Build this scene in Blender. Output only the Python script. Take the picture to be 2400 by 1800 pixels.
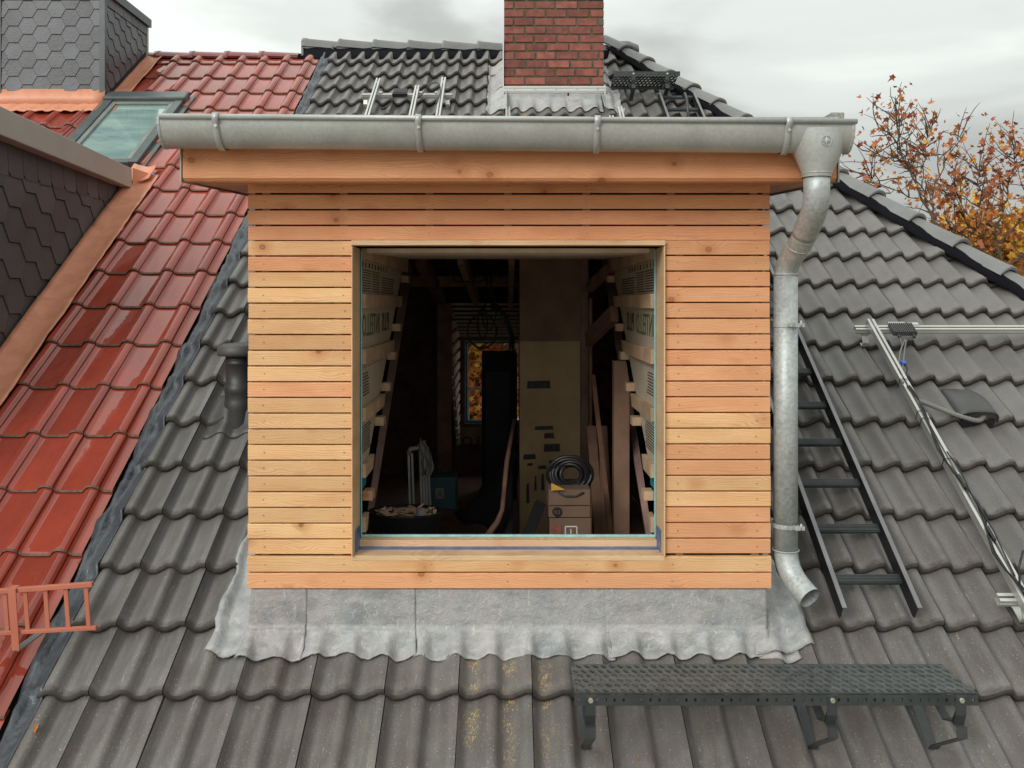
import bpy, bmesh, math, random
from math import sin, cos, pi, radians, floor, sqrt, atan2
from mathutils import Vector, Matrix, noise
random.seed(7)
for o in list(bpy.data.objects): bpy.data.objects.remove(o)
scene = bpy.context.scene
COL = scene.collection

# ------------------------------------------------------------------ camera
cam_d = bpy.data.cameras.new('camera'); cam = bpy.data.objects.new('camera', cam_d); COL.objects.link(cam)
cam.location = (0, 0, 0); cam.rotation_euler = (radians(90), 0, 0)
cam_d.sensor_width = 36; cam_d.lens = 31.5; cam_d.shift_x = .005; cam_d.shift_y = -.0792
cam_d.clip_start = .05; cam_d.clip_end = 1500
scene.camera = cam

# ------------------------------------------------------------------ sky, sun, exposure
SUN_EL, SUN_AZ = radians(30), radians(214)
world = bpy.data.worlds.new('World'); scene.world = world; world.use_nodes = True
wt = world.node_tree; wt.nodes.clear()
def wn(t, **k):
    n = wt.nodes.new(t)
    for a, b in k.items(): setattr(n, a, b)
    return n
wout = wn('ShaderNodeOutputWorld'); sky = wn('ShaderNodeTexSky', sky_type='NISHITA', sun_disc=False)
sky.sun_elevation = SUN_EL; sky.sun_rotation = SUN_AZ
bg1 = wn('ShaderNodeBackground'); bg1.inputs[1].default_value = .06
wt.links.new(sky.outputs[0], bg1.inputs[0])
tc = wn('ShaderNodeTexCoord'); mp = wn('ShaderNodeMapping'); mp.inputs['Scale'].default_value = (1, 1, 2.6); mp.inputs['Location'].default_value = (.35, .2, .1)
wt.links.new(tc.outputs['Generated'], mp.inputs[0])
n1 = wn('ShaderNodeTexNoise'); n1.inputs['Scale'].default_value = 2.3; n1.inputs['Detail'].default_value = 5; n1.inputs['Roughness'].default_value = .48; n1.inputs['Distortion'].default_value = .3
wt.links.new(mp.outputs[0], n1.inputs[0])
rp = wn('ShaderNodeValToRGB'); rp.color_ramp.interpolation = 'EASE'
el = rp.color_ramp.elements
el[0].position = .36; el[0].color = (.49, .505, .485, 1)
el[1].position = .62; el[1].color = (.90, .96, .90, 1)
e = el.new(.5); e.color = (.73, .765, .73, 1)
dk = wn('ShaderNodeMath', operation='MULTIPLY_ADD'); dk.inputs[1].default_value = -.16; wt.links.new(n1.outputs[0], dk.inputs[2])
sx_ = wn('ShaderNodeSeparateXYZ'); wt.links.new(tc.outputs['Generated'], sx_.inputs[0]); wt.links.new(sx_.outputs['X'], dk.inputs[0])
wt.links.new(dk.outputs[0], rp.inputs[0])
bg2 = wn('ShaderNodeBackground')
wt.links.new(rp.outputs[0], bg2.inputs[0])
# overcast skies grow brighter towards the zenith (1 + 2 sin(elevation))
sz = wn('ShaderNodeSeparateXYZ'); wt.links.new(tc.outputs['Generated'], sz.inputs[0])
gr_ = wn('ShaderNodeMapRange'); wt.links.new(sz.outputs['Z'], gr_.inputs[0]); gr_.inputs[1].default_value = 0; gr_.inputs[2].default_value = 1; gr_.inputs[3].default_value = .80; gr_.inputs[4].default_value = 1.70
wt.links.new(gr_.outputs[0], bg2.inputs[1])
mx = wn('ShaderNodeMixShader'); mx.inputs[0].default_value = .95
wt.links.new(bg1.outputs[0], mx.inputs[1]); wt.links.new(bg2.outputs[0], mx.inputs[2]); wt.links.new(mx.outputs[0], wout.inputs[0])
sun_d = bpy.data.lights.new('sun', 'SUN'); sun = bpy.data.objects.new('sun', sun_d); COL.objects.link(sun)
sun_d.energy = 1.5; sun_d.angle = radians(28); sun_d.color = (1, .97, .92)
sd = Vector((sin(SUN_AZ) * cos(SUN_EL), cos(SUN_AZ) * cos(SUN_EL), sin(SUN_EL)))
sun.rotation_euler = sd.to_track_quat('Z', 'Y').to_euler()
scene.view_settings.view_transform = 'Standard'; scene.view_settings.look = 'None'
scene.view_settings.gamma = 1; scene.view_settings.use_curve_mapping = False
scene.view_settings.exposure = .14
try:
    scene.cycles.max_bounces = 10; scene.cycles.diffuse_bounces = 6
except Exception: pass

# ------------------------------------------------------------------ materials
def mat(name, col, rough=.7, metal=0, spec=.5, var=0, noise_s=6, noise_amt=.25, bump=0, bump_s=60, col2=None, coat=0, extra=None, objvar=.0, stretch=(1,1,1)):
    m = bpy.data.materials.new(name); m.use_nodes = True
    t = m.node_tree; N = t.nodes; L = t.links; b = N['Principled BSDF']
    b.inputs['Roughness'].default_value = rough; b.inputs['Metallic'].default_value = metal
    b.inputs['Specular IOR Level'].default_value = spec; b.inputs['Coat Weight'].default_value = coat
    c = N.new('ShaderNodeTexCoord'); oi = N.new('ShaderNodeObjectInfo')
    add = N.new('ShaderNodeVectorMath'); add.operation = 'MULTIPLY_ADD'
    sc = N.new('ShaderNodeVectorMath'); sc.operation = 'SCALE'; sc.inputs[0].default_value = (37, 91, 53); L.new(oi.outputs['Random'], sc.inputs['Scale'])
    L.new(c.outputs['Object'], add.inputs[0]); add.inputs[1].default_value = stretch; L.new(sc.outputs[0], add.inputs[2])
    n = N.new('ShaderNodeTexNoise'); n.inputs['Scale'].default_value = noise_s; n.inputs['Detail'].default_value = 6; n.inputs['Roughness'].default_value = .6
    L.new(add.outputs[0], n.inputs[0])
    mr = N.new('ShaderNodeMapRange'); mr.inputs[1].default_value = .35; mr.inputs[2].default_value = .65
    L.new(n.outputs[0], mr.inputs[0])
    mix = N.new('ShaderNodeMix'); mix.data_type = 'RGBA'
    c2 = col2 or tuple(x * (1 - noise_amt) for x in col)
    mix.inputs[6].default_value = (*col, 1); mix.inputs[7].default_value = (*c2, 1)
    L.new(mr.outputs[0], mix.inputs[0])
    out = mix.outputs[2]
    if objvar:
        hs = N.new('ShaderNodeHueSaturation'); m2 = N.new('ShaderNodeMapRange'); L.new(oi.outputs['Random'], m2.inputs[0])
        m2.inputs[3].default_value = 1 - objvar; m2.inputs[4].default_value = 1 + objvar
        L.new(m2.outputs[0], hs.inputs['Value']); L.new(out, hs.inputs['Color']); out = hs.outputs[0]
    m['_'] = 0
    if bump:
        bn = N.new('ShaderNodeTexNoise'); bn.inputs['Scale'].default_value = bump_s; bn.inputs['Detail'].default_value = 5
        L.new(add.outputs[0], bn.inputs[0])
        bp = N.new('ShaderNodeBump'); bp.inputs['Strength'].default_value = bump; bp.inputs['Distance'].default_value = .01
        L.new(bn.outputs[0], bp.inputs['Height']); L.new(bp.outputs[0], b.inputs['Normal'])
    if extra: out = extra(N, L, b, add.outputs[0], out, oi)
    L.new(out, b.inputs['Base Color'])
    return m

def mixin(N, L, base, col, fac):
    x = N.new('ShaderNodeMix'); x.data_type = 'RGBA'; L.new(fac, x.inputs[0]); L.new(base, x.inputs[6]); x.inputs[7].default_value = (*col, 1)
    return x.outputs[2]
def rng(N, L, v, a, b, c=0, d=1):
    r = N.new('ShaderNodeMapRange'); L.new(v, r.inputs[0]); r.inputs[1].default_value = a; r.inputs[2].default_value = b; r.inputs[3].default_value = c; r.inputs[4].default_value = d
    return r.outputs[0]
def mul(N, L, a, b):
    x = N.new('ShaderNodeMath'); x.operation = 'MULTIPLY'; L.new(a, x.inputs[0])
    if isinstance(b, float): x.inputs[1].default_value = b
    else: L.new(b, x.inputs[1])
    return x.outputs[0]
def noi(N, L, vec, scale, detail=4, rough=.6, stretch=None, dist=0):
    if stretch:
        v = N.new('ShaderNodeVectorMath'); v.operation = 'MULTIPLY'; L.new(vec, v.inputs[0]); v.inputs[1].default_value = stretch; vec = v.outputs[0]
    n = N.new('ShaderNodeTexNoise'); n.inputs['Scale'].default_value = scale; n.inputs['Detail'].default_value = detail; n.inputs['Roughness'].default_value = rough; n.inputs['Distortion'].default_value = dist
    L.new(vec, n.inputs[0]); return n.outputs[0]

def tile_weather(N, L, b, vec, out, oi):
    # streaks running down the slope, pale specks, scratches, orange lichen on the tiles below the apron
    st = rng(N, L, noi(N, L, vec, 9, 5, .65, (3.2, .5, 1)), .47, .72)
    geo = N.new('ShaderNodeNewGeometry'); sp = N.new('ShaderNodeSeparateXYZ'); L.new(geo.outputs['Position'], sp.inputs[0])
    low = rng(N, L, sp.outputs['Y'], 5.2, 3.7)                       # older, dirtier tiles near the eaves
    out = mixin(N, L, out, (.28, .265, .215), mul(N, L, mul(N, L, st, low), .32))
    br = rng(N, L, noi(N, L, vec, 3.2, 3), .42, .62)
    out = mixin(N, L, out, (.105, .085, .078), mul(N, L, mul(N, L, br, low), .6))
    spk = rng(N, L, noi(N, L, vec, 150, 2, .5), .665, .72)
    out = mixin(N, L, out, (.42, .40, .34), mul(N, L, mul(N, L, spk, low), .8))
    scr = rng(N, L, noi(N, L, vec, 26, 4, .7, (2.6, .35, 1), 1.2), .665, .70)
    out = mixin(N, L, out, (.50, .48, .44), mul(N, L, mul(N, L, scr, low), .55))
    xa = mul(N, L, rng(N, L, sp.outputs['X'], -.28, -.18), rng(N, L, sp.outputs['X'], .26, .16))
    ya = rng(N, L, sp.outputs['Y'], 3.35, 3.72, .12, 1)
    wv = N.new('ShaderNodeMath'); wv.operation = 'SINE'
    ph = N.new('ShaderNodeMath'); ph.operation = 'MULTIPLY_ADD'; L.new(sp.outputs['X'], ph.inputs[0]); ph.inputs[1].default_value = 2 * pi / .15; ph.inputs[2].default_value = 1.2
    L.new(ph.outputs[0], wv.inputs[0])
    st2 = rng(N, L, wv.outputs[0], .0, .9)
    li = mul(N, L, rng(N, L, noi(N, L, vec, 60, 5, .75, (1, .55, 1), 2.5), .53, .57), rng(N, L, noi(N, L, vec, 11, 3), .45, .55))
    f = mul(N, L, mul(N, L, mul(N, L, xa, ya), st2), li)
    out = mixin(N, L, out, (.62, .42, .12), f)
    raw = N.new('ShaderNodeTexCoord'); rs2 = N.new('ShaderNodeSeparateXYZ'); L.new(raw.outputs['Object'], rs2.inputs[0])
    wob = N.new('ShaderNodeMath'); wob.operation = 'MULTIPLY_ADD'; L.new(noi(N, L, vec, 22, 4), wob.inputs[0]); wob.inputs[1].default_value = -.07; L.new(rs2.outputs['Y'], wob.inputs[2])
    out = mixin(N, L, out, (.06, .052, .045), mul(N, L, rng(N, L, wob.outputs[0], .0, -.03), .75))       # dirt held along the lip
    out = mixin(N, L, out, (.26, .25, .20), mul(N, L, mul(N, L, rng(N, L, wob.outputs[0], -.02, .0), rng(N, L, wob.outputs[0], .03, .0)), .14))
    gr0 = N.new('ShaderNodeMix'); gr0.data_type = 'RGBA'; gr0.blend_type = 'OVERLAY'; gr0.inputs[0].default_value = .55; L.new(out, gr0.inputs[6])
    cg = N.new('ShaderNodeCombineColor'); gn = noi(N, L, vec, 260, 3, .7)
    for q_ in range(3): L.new(gn, cg.inputs[q_])
    L.new(cg.outputs[0], gr0.inputs[7]); out = gr0.outputs[2]
    bp = N.new('ShaderNodeBump'); bp.inputs['Strength'].default_value = .35; bp.inputs['Distance'].default_value = .004
    L.new(noi(N, L, vec, 130, 5), bp.inputs['Height']); L.new(bp.outputs[0], b.inputs['Normal'])
    L.new(rng(N, L, st, 0, 1, .36, .52), b.inputs['Roughness'])
    return out
M = {}
M['tile'] = mat('grey_concrete_tile', (.155, .147, .142), .38, noise_s=5, col2=(.13, .121, .115), objvar=.12, spec=.45, extra=tile_weather)
M['edge'] = mat('dark_tile_edge', (.048, .04, .036), .75, noise_s=30, col2=(.08, .068, .06), objvar=.15)  # front lip faces, darker brown than the tile tops
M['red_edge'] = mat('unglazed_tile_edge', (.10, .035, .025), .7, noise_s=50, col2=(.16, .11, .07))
M['cap'] = mat('grey_cap_tile', (.19, .188, .188), .45, noise_s=4, noise_amt=.22, objvar=.08, bump=.1, bump_s=150)
def red_extra(N, L, b, vec, out, oi):
    d = rng(N, L, noi(N, L, vec, 7, 5, .6, (2.5, .6, 1)), .45, .75)
    out = mixin(N, L, out, (.20, .045, .03), mul(N, L, d, .55))
    L.new(rng(N, L, noi(N, L, vec, 14, 4, .6, (2, .6, 1)), .5, .75, .025, .11), b.inputs['Roughness'])
    bp = N.new('ShaderNodeBump'); bp.inputs['Strength'].default_value = .14; bp.inputs['Distance'].default_value = .01
    L.new(noi(N, L, vec, 9, 2), bp.inputs['Height']); L.new(bp.outputs[0], b.inputs['Normal']); L.new(bp.outputs[0], b.inputs['Coat Normal'])
    return out
M['red'] = mat('glazed_red_tile', (.31, .052, .032), .06, noise_s=3, col2=(.25, .042, .026), objvar=.16, spec=.5, coat=.12, extra=red_extra)
M['red_cap'] = mat('glazed_red_cap', (.26, .05, .04), .15, noise_s=3, objvar=.1, coat=.6)

def wood_extra(strength=1.0):
    def f(N, L, b, vec, out, oi):
        # knots pull the grain; grain lines run along x
        sv = N.new('ShaderNodeVectorMath'); sv.operation = 'MULTIPLY'; L.new(vec, sv.inputs[0]); sv.inputs[1].default_value = (4.4, 0, 5.2)
        vo = N.new('ShaderNodeTexVoronoi'); vo.inputs['Scale'].default_value = 1.25; L.new(sv.outputs[0], vo.inputs[0])
        near = rng(N, L, vo.outputs['Distance'], .0, .5, 1, 0)
        n0 = noi(N, L, vec, 3.0, 3, .5, (.8, 1, 5))
        sep = N.new('ShaderNodeSeparateXYZ'); L.new(vec, sep.inputs[0])
        a = N.new('ShaderNodeMath'); a.operation = 'MULTIPLY_ADD'; L.new(n0, a.inputs[0]); a.inputs[1].default_value = .06; L.new(sep.outputs[2], a.inputs[2])
        k2 = N.new('ShaderNodeMath'); k2.operation = 'MULTIPLY_ADD'; L.new(near, k2.inputs[0]); k2.inputs[1].default_value = .03; L.new(a.outputs[0], k2.inputs[2])
        s = N.new('ShaderNodeMath'); s.operation = 'MULTIPLY'; L.new(k2.outputs[0], s.inputs[0]); s.inputs[1].default_value = 640
        w = N.new('ShaderNodeMath'); w.operation = 'SINE'; L.new(s.outputs[0], w.inputs[0])
        g = rng(N, L, w.outputs[0], -.2, 1)
        out = mixin(N, L, out, (.42, .19, .075), mul(N, L, mul(N, L, g, rng(N, L, n0, .3, .7)), .46 * strength))
        fine = rng(N, L, noi(N, L, vec, 30, 3, .6, (.4, 3, 12)), .45, .75)
        out = mixin(N, L, out, (.38, .18, .08), mul(N, L, fine, .28 * strength))
        red = rng(N, L, noi(N, L, vec, 2.2, 2, .5, (1, 1, 4)), .48, .7)
        out = mixin(N, L, out, (.52, .23, .11), mul(N, L, red, .35 * strength))
        kn = rng(N, L, vo.outputs['Distance'], .095, .06)
        wn_ = N.new('ShaderNodeTexWhiteNoise'); L.new(vo.outputs['Color'], wn_.inputs['Vector'])
        sel = rng(N, L, wn_.outputs['Value'], .34, .35)
        out = mixin(N, L, out, (.15, .045, .018), mul(N, L, mul(N, L, kn, sel), .95))
        core = rng(N, L, vo.outputs['Distance'], .055, .04)
        out = mixin(N, L, out, (.36, .15, .06), mul(N, L, mul(N, L, core, sel), .9))
        halo = rng(N, L, vo.outputs['Distance'], .32, .07)
        out = mixin(N, L, out, (.50, .20, .08), mul(N, L, mul(N, L, halo, sel), .6))
        bp = N.new('ShaderNodeBump'); bp.inputs['Strength'].default_value = .15; bp.inputs['Distance'].default_value = .002
        L.new(g, bp.inputs['Height']); L.new(bp.outputs[0], b.inputs['Normal'])
        return out
    return f
M['larch'] = mat('larch_yellow', (.82, .53, .275), .55, noise_s=2.5, col2=(.79, .45, .215), objvar=.14, spec=.25, extra=wood_extra())
M['larch_o'] = mat('larch_orange', (.82, .435, .23), .55, noise_s=2.5, col2=(.78, .37, .185), objvar=.14, spec=.25, extra=wood_extra())
M['larch_r'] = mat('larch_reddish', (.80, .39, .205), .55, noise_s=2.5, col2=(.70, .31, .155), objvar=.07, spec=.25, extra=wood_extra())
M['pale_wood'] = mat('pale_trim_wood', (.80, .56, .34), .55, noise_s=4, noise_amt=.15, spec=.25, extra=wood_extra(.8))
M['batten'] = mat('rough_batten_wood', (.55, .40, .26), .8, noise_s=8, noise_amt=.35, objvar=.15, extra=wood_extra(.5))
M['dark_wood'] = mat('dark_old_wood', (.36, .19, .13), .85, noise_s=6, noise_amt=.5, objvar=.2)
M['board_in'] = mat('dark_board_inside', (.50, .31, .26), .9, noise_s=3, noise_amt=.5)
M['membrane'] = mat('vapour_membrane', (.50, .43, .33), .6, noise_s=3, noise_amt=.15, bump=.3, bump_s=8)
M['print'] = mat('printed_ink', (.06, .06, .05), .7)
M['print_green'] = mat('green_printed_ink', (.10, .17, .07), .7)
M['teal'] = mat('teal_tape', (.02, .27, .33), .5, noise_s=10)
M['cyan'] = mat('pale_cyan_edge', (.36, .66, .68), .5, noise_s=30)
M['blue'] = mat('blue_sealing_tape', (.075, .11, .27), .45, noise_s=14, col2=(.17, .22, .40), bump=.5, bump_s=40)

def lead_extra(N, L, b, vec, out, oi):
    c = rng(N, L, noi(N, L, vec, 14, 7, .7, None, 1.0), .5, .66)
    out = mixin(N, L, out, (.50, .51, .50), mul(N, L, c, .5))
    d = rng(N, L, noi(N, L, vec, 5, 4, .6, (1, 1, 2.0)), .52, .68)
    out = mixin(N, L, out, (.20, .215, .23), mul(N, L, d, .6))
    sc = rng(N, L, noi(N, L, vec, 38, 4, .75, (1.0, 1, .35), 2), .60, .64)
    out = mixin(N, L, out, (.68, .68, .64), mul(N, L, sc, .5))
    bp = N.new('ShaderNodeBump'); bp.inputs['Strength'].default_value = .8; bp.inputs['Distance'].default_value = .009
    L.new(noi(N, L, vec, 30, 6, .68, None, 1.2), bp.inputs['Height']); L.new(bp.outputs[0], b.inputs['Normal'])
    return out
M['lead'] = mat('lead_sheet', (.36, .375, .38), .52, metal=.15, noise_s=7, col2=(.44, .42, .41), extra=lead_extra)
M['lead_pink'] = mat('lead_sheet_pale', (.44, .40, .39), .52, metal=.12, noise_s=9, col2=(.34, .33, .33), extra=lead_extra)
M['lead_dark'] = mat('dark_lead_strip', (.095, .105, .12), .36, metal=.25, noise_s=8, col2=(.05, .055, .065), bump=1.0, bump_s=22)
def zinc_extra(N, L, b, vec, out, oi):
    c = rng(N, L, noi(N, L, vec, 17, 6, .65, None, 1.8), .58, .64)
    out = mixin(N, L, out, (.50, .53, .48), mul(N, L, c, .55))
    d = rng(N, L, noi(N, L, vec, 5, 3, .5), .45, .7)
    out = mixin(N, L, out, (.27, .275, .25), mul(N, L, d, .5))
    return out
M['zinc'] = mat('zinc_gutter_metal', (.50, .525, .51), .42, metal=.3, noise_s=80, noise_amt=.14, extra=zinc_extra, bump=.04, bump_s=60)
def galv_extra(N, L, b, vec, out, oi):
    v = N.new('ShaderNodeTexVoronoi'); v.inputs['Scale'].default_value = 90; L.new(vec, v.inputs[0])
    s = N.new('ShaderNodeSeparateColor'); L.new(v.outputs['Color'], s.inputs[0])
    out = mixin(N, L, out, (.62, .66, .66), mul(N, L, s.outputs[0], .5))
    return out
M['galv'] = mat('galvanised_pipe', (.43, .46, .455), .5, metal=.35, noise_s=12, noise_amt=.25, extra=galv_extra)
M['galv_trim'] = mat('light_metal_trim', (.42, .385, .34), .5, metal=.1, noise_s=3, noise_amt=.08)
M['alu'] = mat('aluminium', (.62, .62, .58), .35, metal=.6, noise_s=4, noise_amt=.12)
M['white_al'] = mat('white_aluminium_strip', (.66, .66, .63), .4, metal=.2, noise_s=4, noise_amt=.1)
M['steel'] = mat('bright_bolt', (.7, .7, .62), .3, metal=.8)
M['anth'] = mat('anthracite_steel', (.036, .042, .044), .42, metal=.2, noise_s=9, col2=(.058, .066, .067), bump=.1, bump_s=90)
M['anth_l'] = mat('anthracite_worn', (.066, .076, .077), .38, metal=.2, noise_s=30, col2=(.13, .14, .14))
M['black'] = mat('black_metal', (.022, .022, .026), .4, metal=.2, noise_s=9, noise_amt=.3)
M['ladder_e'] = mat('grey_ladder_flange', (.25, .25, .255), .4, metal=.5)
M['plastic'] = mat('dark_grey_plastic', (.045, .045, .046), .45, noise_s=5)
M['plastic2'] = mat('grey_plastic_vent', (.085, .085, .085), .5, noise_s=5)
M['conduit'] = mat('grey_conduit', (.22, .22, .21), .5)
M['cable'] = mat('black_cable', (.018, .018, .02), .4)
M['bluetag'] = mat('blue_cable_tag', (.05, .16, .65), .5)
M['green'] = mat('yellow_green_wire', (.45, .62, .06), .5)
M['void'] = mat('dark_underlay', (.018, .018, .02), .9)
M['seal'] = mat('black_sealing_roll', (.008, .008, .011), 1, spec=.1, bump=.8, bump_s=60)
M['brick'] = mat('red_brick', (.31, .10, .072), .85, noise_s=14, col2=(.18, .06, .048), objvar=.28, bump=.5, bump_s=90)
M['brick_d'] = mat('dark_burnt_brick', (.13, .10, .085), .85, noise_s=12, objvar=.2, bump=.5, bump_s=90)
M['mortar'] = mat('old_mortar', (.15, .12, .09), .95, noise_s=20, col2=(.075, .08, .045), bump=.8, bump_s=80)
M['slate'] = mat('slate', (.098, .105, .115), .45, noise_s=5, col2=(.07, .075, .083), objvar=.26, bump=.25, bump_s=50)
M['slate2'] = mat('slate_brownish', (.072, .072, .077), .48, noise_s=4, col2=(.055, .053, .056), objvar=.16, bump=.2, bump_s=50)
M['trimdark'] = mat('dark_corner_trim', (.085, .09, .10), .4, metal=.3)
M['copper'] = mat('orange_painted_flashing', (.70, .30, .18), .45, noise_s=9, col2=(.58, .235, .14), bump=.25, bump_s=12, noise_amt=.1)
M['salmon'] = mat('salmon_painted_steel', (.50, .155, .095), .5, noise_s=6, noise_amt=.2, col2=(.44, .13, .08))
M['sk_frame'] = mat('skylight_metal', (.12, .14, .14), .35, metal=.4)
M['sk_light'] = mat('skylight_inner_frame', (.24, .27, .25), .4, metal=.2)
def glass_extra(N, L, b, vec, out, oi):
    sep = N.new('ShaderNodeSeparateXYZ'); L.new(vec, sep.inputs[0])
    return out
M['glass'] = mat('roof_window_glass', (.28, .40, .36), .05, spec=.8, noise_s=2.5, col2=(.17, .27, .27), coat=.8, stretch=(.5, 3, 1))
M['granite'] = mat('speckled_stone', (.42, .42, .38), .8, noise_s=160, col2=(.16, .16, .14))
M['bounce_ground'] = mat('pale_bounce_ground', (.24, .21, .17), .95, noise_s=.8, col2=(.20, .13, .07))  # unseen ground, tone raised to bounce light up onto the facade
M['bark'] = mat('tree_bark', (.12, .085, .06), .9, noise_s=20, noise_amt=.4)
M['postwood'] = mat('brown_post_wood', (.36, .21, .14), .8, noise_s=6, noise_amt=.3)
M['cardboard'] = mat('cardboard', (.20, .125, .085), .85, noise_s=5, noise_amt=.2)
M['cloth'] = mat('grey_cloth', (.20, .18, .17), .9, noise_s=9, noise_amt=.3)
M['paper'] = mat('yellowed_board', (.80, .60, .34), .8, noise_s=3, col2=(.60, .43, .24))
M['paper_d'] = mat('browned_board', (.42, .28, .19), .8, noise_s=3, col2=(.26, .16, .11))
M['lath'] = mat('pale_lath', (.78, .66, .55), .7, noise_s=8, noise_amt=.2)
M['pic'] = mat('dark_printed_patch', (.045, .05, .055), .7, noise_s=40, col2=(.12, .09, .08))
M['floor_in'] = mat('bare_floorboards', (.48, .32, .25), .8, noise_s=5, noise_amt=.2)
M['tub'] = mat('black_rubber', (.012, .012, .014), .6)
M['tealbag'] = mat('dark_teal_bag', (.015, .06, .07), .7, noise_s=10)
M['tarp'] = mat('black_tarp', (.012, .011, .012), .7, bump=.8, bump_s=12)
M['cabinet'] = mat('grey_cabinet_panel', (.085, .09, .10), .6)
M['whitep'] = mat('white_paint', (.7, .7, .68), .5)
M['alu_dull'] = mat('dull_aluminium', (.34, .33, .32), .4, metal=.4)
def leafmat(name, a, b_):
    m = mat(name, a, .7, noise_s=1.5, col2=b_)
    return m
M['leaf1'] = leafmat('rust_leaf', (.40, .12, .04), (.30, .085, .03))
M['leaf2'] = leafmat('orange_leaf', (.56, .21, .04), (.44, .14, .03))
M['leaf3'] = leafmat('golden_leaf', (.72, .42, .05), (.60, .32, .04))
M['leaf4'] = leafmat('olive_leaf', (.16, .17, .04), (.22, .15, .03))

# ------------------------------------------------------------------ object helpers
WM = {}
def link(o, parent=None, mw=None):
    COL.objects.link(o)
    mw = mw if mw is not None else Matrix.LocRotScale(o.location, o.rotation_euler, o.scale)
    WM[o.name] = mw
    if parent is not None:
        o.parent = parent; o.matrix_parent_inverse = WM[parent.name].inverted()
    return o
def tag(o, label=None, cat=None, group=None, kind=None):
    if label: o['label'] = label
    if cat: o['category'] = cat
    if group: o['group'] = group
    if kind: o['kind'] = kind
    return o
def thing(name, label, cat, loc, group=None):
    o = bpy.data.objects.new(name, None); o.location = loc; o.empty_display_size = .1
    link(o); return tag(o, label, cat, group)
class MB:
    def __init__(s): s.v = []; s.f = []; s.m = []; s.sm = []
    def add(s, vs, fs, mi=0, smooth=False):
        b = len(s.v); s.v += [tuple(v) for v in vs]
        for f in fs: s.f.append([b + i for i in f]); s.m.append(mi); s.sm.append(smooth)
        return s
    def box(s, x0, x1, y0, y1, z0, z1, mi=0, T=None):
        vs = [Vector((x, y, z)) for x in (x0, x1) for y in (y0, y1) for z in (z0, z1)]
        if T: vs = [T(*v) for v in vs]
        return s.add(vs, [(0, 1, 3, 2), (4, 6, 7, 5), (0, 4, 5, 1), (2, 3, 7, 6), (0, 2, 6, 4), (1, 5, 7, 3)], mi)
    def bar(s, a, b, w, h, up=(0, 0, 1), mi=0):
        a = Vector(a); b = Vector(b); d = (b - a).normalized(); u = Vector(up); r = d.cross(u)
        if r.length < 1e-4: r = d.cross(Vector((1, 0, 0)))
        r.normalize(); u = r.cross(d).normalized()
        vs = [p + r * (i * w / 2) + u * (j * h / 2) for p in (a, b) for i in (-1, 1) for j in (-1, 1)]
        return s.add(vs, [(0, 1, 3, 2), (4, 6, 7, 5), (0, 4, 5, 1), (2, 3, 7, 6), (0, 2, 6, 4), (1, 5, 7, 3)], mi)
    def tube(s, pts, r, n=10, mi=0, caps=True, closed=False):
        pts = [Vector(p) for p in pts]; N = len(pts); rs = r if isinstance(r, (list, tuple)) else [r] * N
        prev = None; base = len(s.v)
        for i, p in enumerate(pts):
            if closed: d = pts[(i + 1) % N] - pts[i - 1]
            else: d = pts[min(i + 1, N - 1)] - pts[max(i - 1, 0)]
            d.normalize()
            if prev is None:
                u = d.cross(Vector((0, 0, 1)))
                if u.length < .05: u = d.cross(Vector((0, 1, 0)))
            else: u = prev - d * prev.dot(d)
            u.normalize(); prev = u; w = d.cross(u)
            for k in range(n):
                a = 2 * pi * k / n; s.v.append(tuple(p + (u * cos(a) + w * sin(a)) * rs[i]))
        for i in range(N if closed else N - 1):
            for k in range(n):
                a = base + i * n + k; b = base + i * n + (k + 1) % n; j = (i + 1) % N
                s.f.append([a, b, base + j * n + (k + 1) % n, base + j * n + k]); s.m.append(mi); s.sm.append(True)
        if caps and not closed:
            s.f.append([base + k for k in range(n)][::-1]); s.m.append(mi); s.sm.append(False)
            s.f.append([base + (N - 1) * n + k for k in range(n)]); s.m.append(mi); s.sm.append(False)
        return s
    def prism(s, poly, O, U, V, Nn, t0, t1, mi=0):
        O, U, V, Nn = map(Vector, (O, U, V, Nn)); n = len(poly)
        vs = [O + U * a + V * b + Nn * t0 for a, b in poly] + [O + U * a + V * b + Nn * t1 for a, b in poly]
        fs = [list(range(n))[::-1], list(range(n, 2 * n))] + [[i, (i + 1) % n, n + (i + 1) % n, n + i] for i in range(n)]
        return s.add(vs, fs, mi)
    def sheet(s, grid, thick=None, mi=0, smooth=True):
        # grid[i][j] of vectors; thick: vector offset for the underside
        h = len(grid); w = len(grid[0]); b = len(s.v)
        s.v += [tuple(p) for r in grid for p in r]
        for i in range(h - 1):
            for j in range(w - 1):
                s.f.append([b + i * w + j, b + i * w + j + 1, b + (i + 1) * w + j + 1, b + (i + 1) * w + j]); s.m.append(mi); s.sm.append(smooth)
        if thick is not None:
            th = Vector(thick); c = len(s.v)
            s.v += [tuple(Vector(p) + th) for r in grid for p in r]
            for i in range(h - 1):
                for j in range(w - 1):
                    s.f.append([c + i * w + j, c + (i + 1) * w + j, c + (i + 1) * w + j + 1, c + i * w + j + 1]); s.m.append(mi); s.sm.append(smooth)
            ring = [j for j in range(w)] + [i * w + w - 1 for i in range(1, h)] + [(h - 1) * w + j for j in range(w - 2, -1, -1)] + [i * w for i in range(h - 2, 0, -1)]
            for k in range(len(ring)):
                p, q = ring[k], ring[(k + 1) % len(ring)]
                s.f.append([b + q, b + p, c + p, c + q]); s.m.append(mi); s.sm.append(False)
        return s
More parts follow.
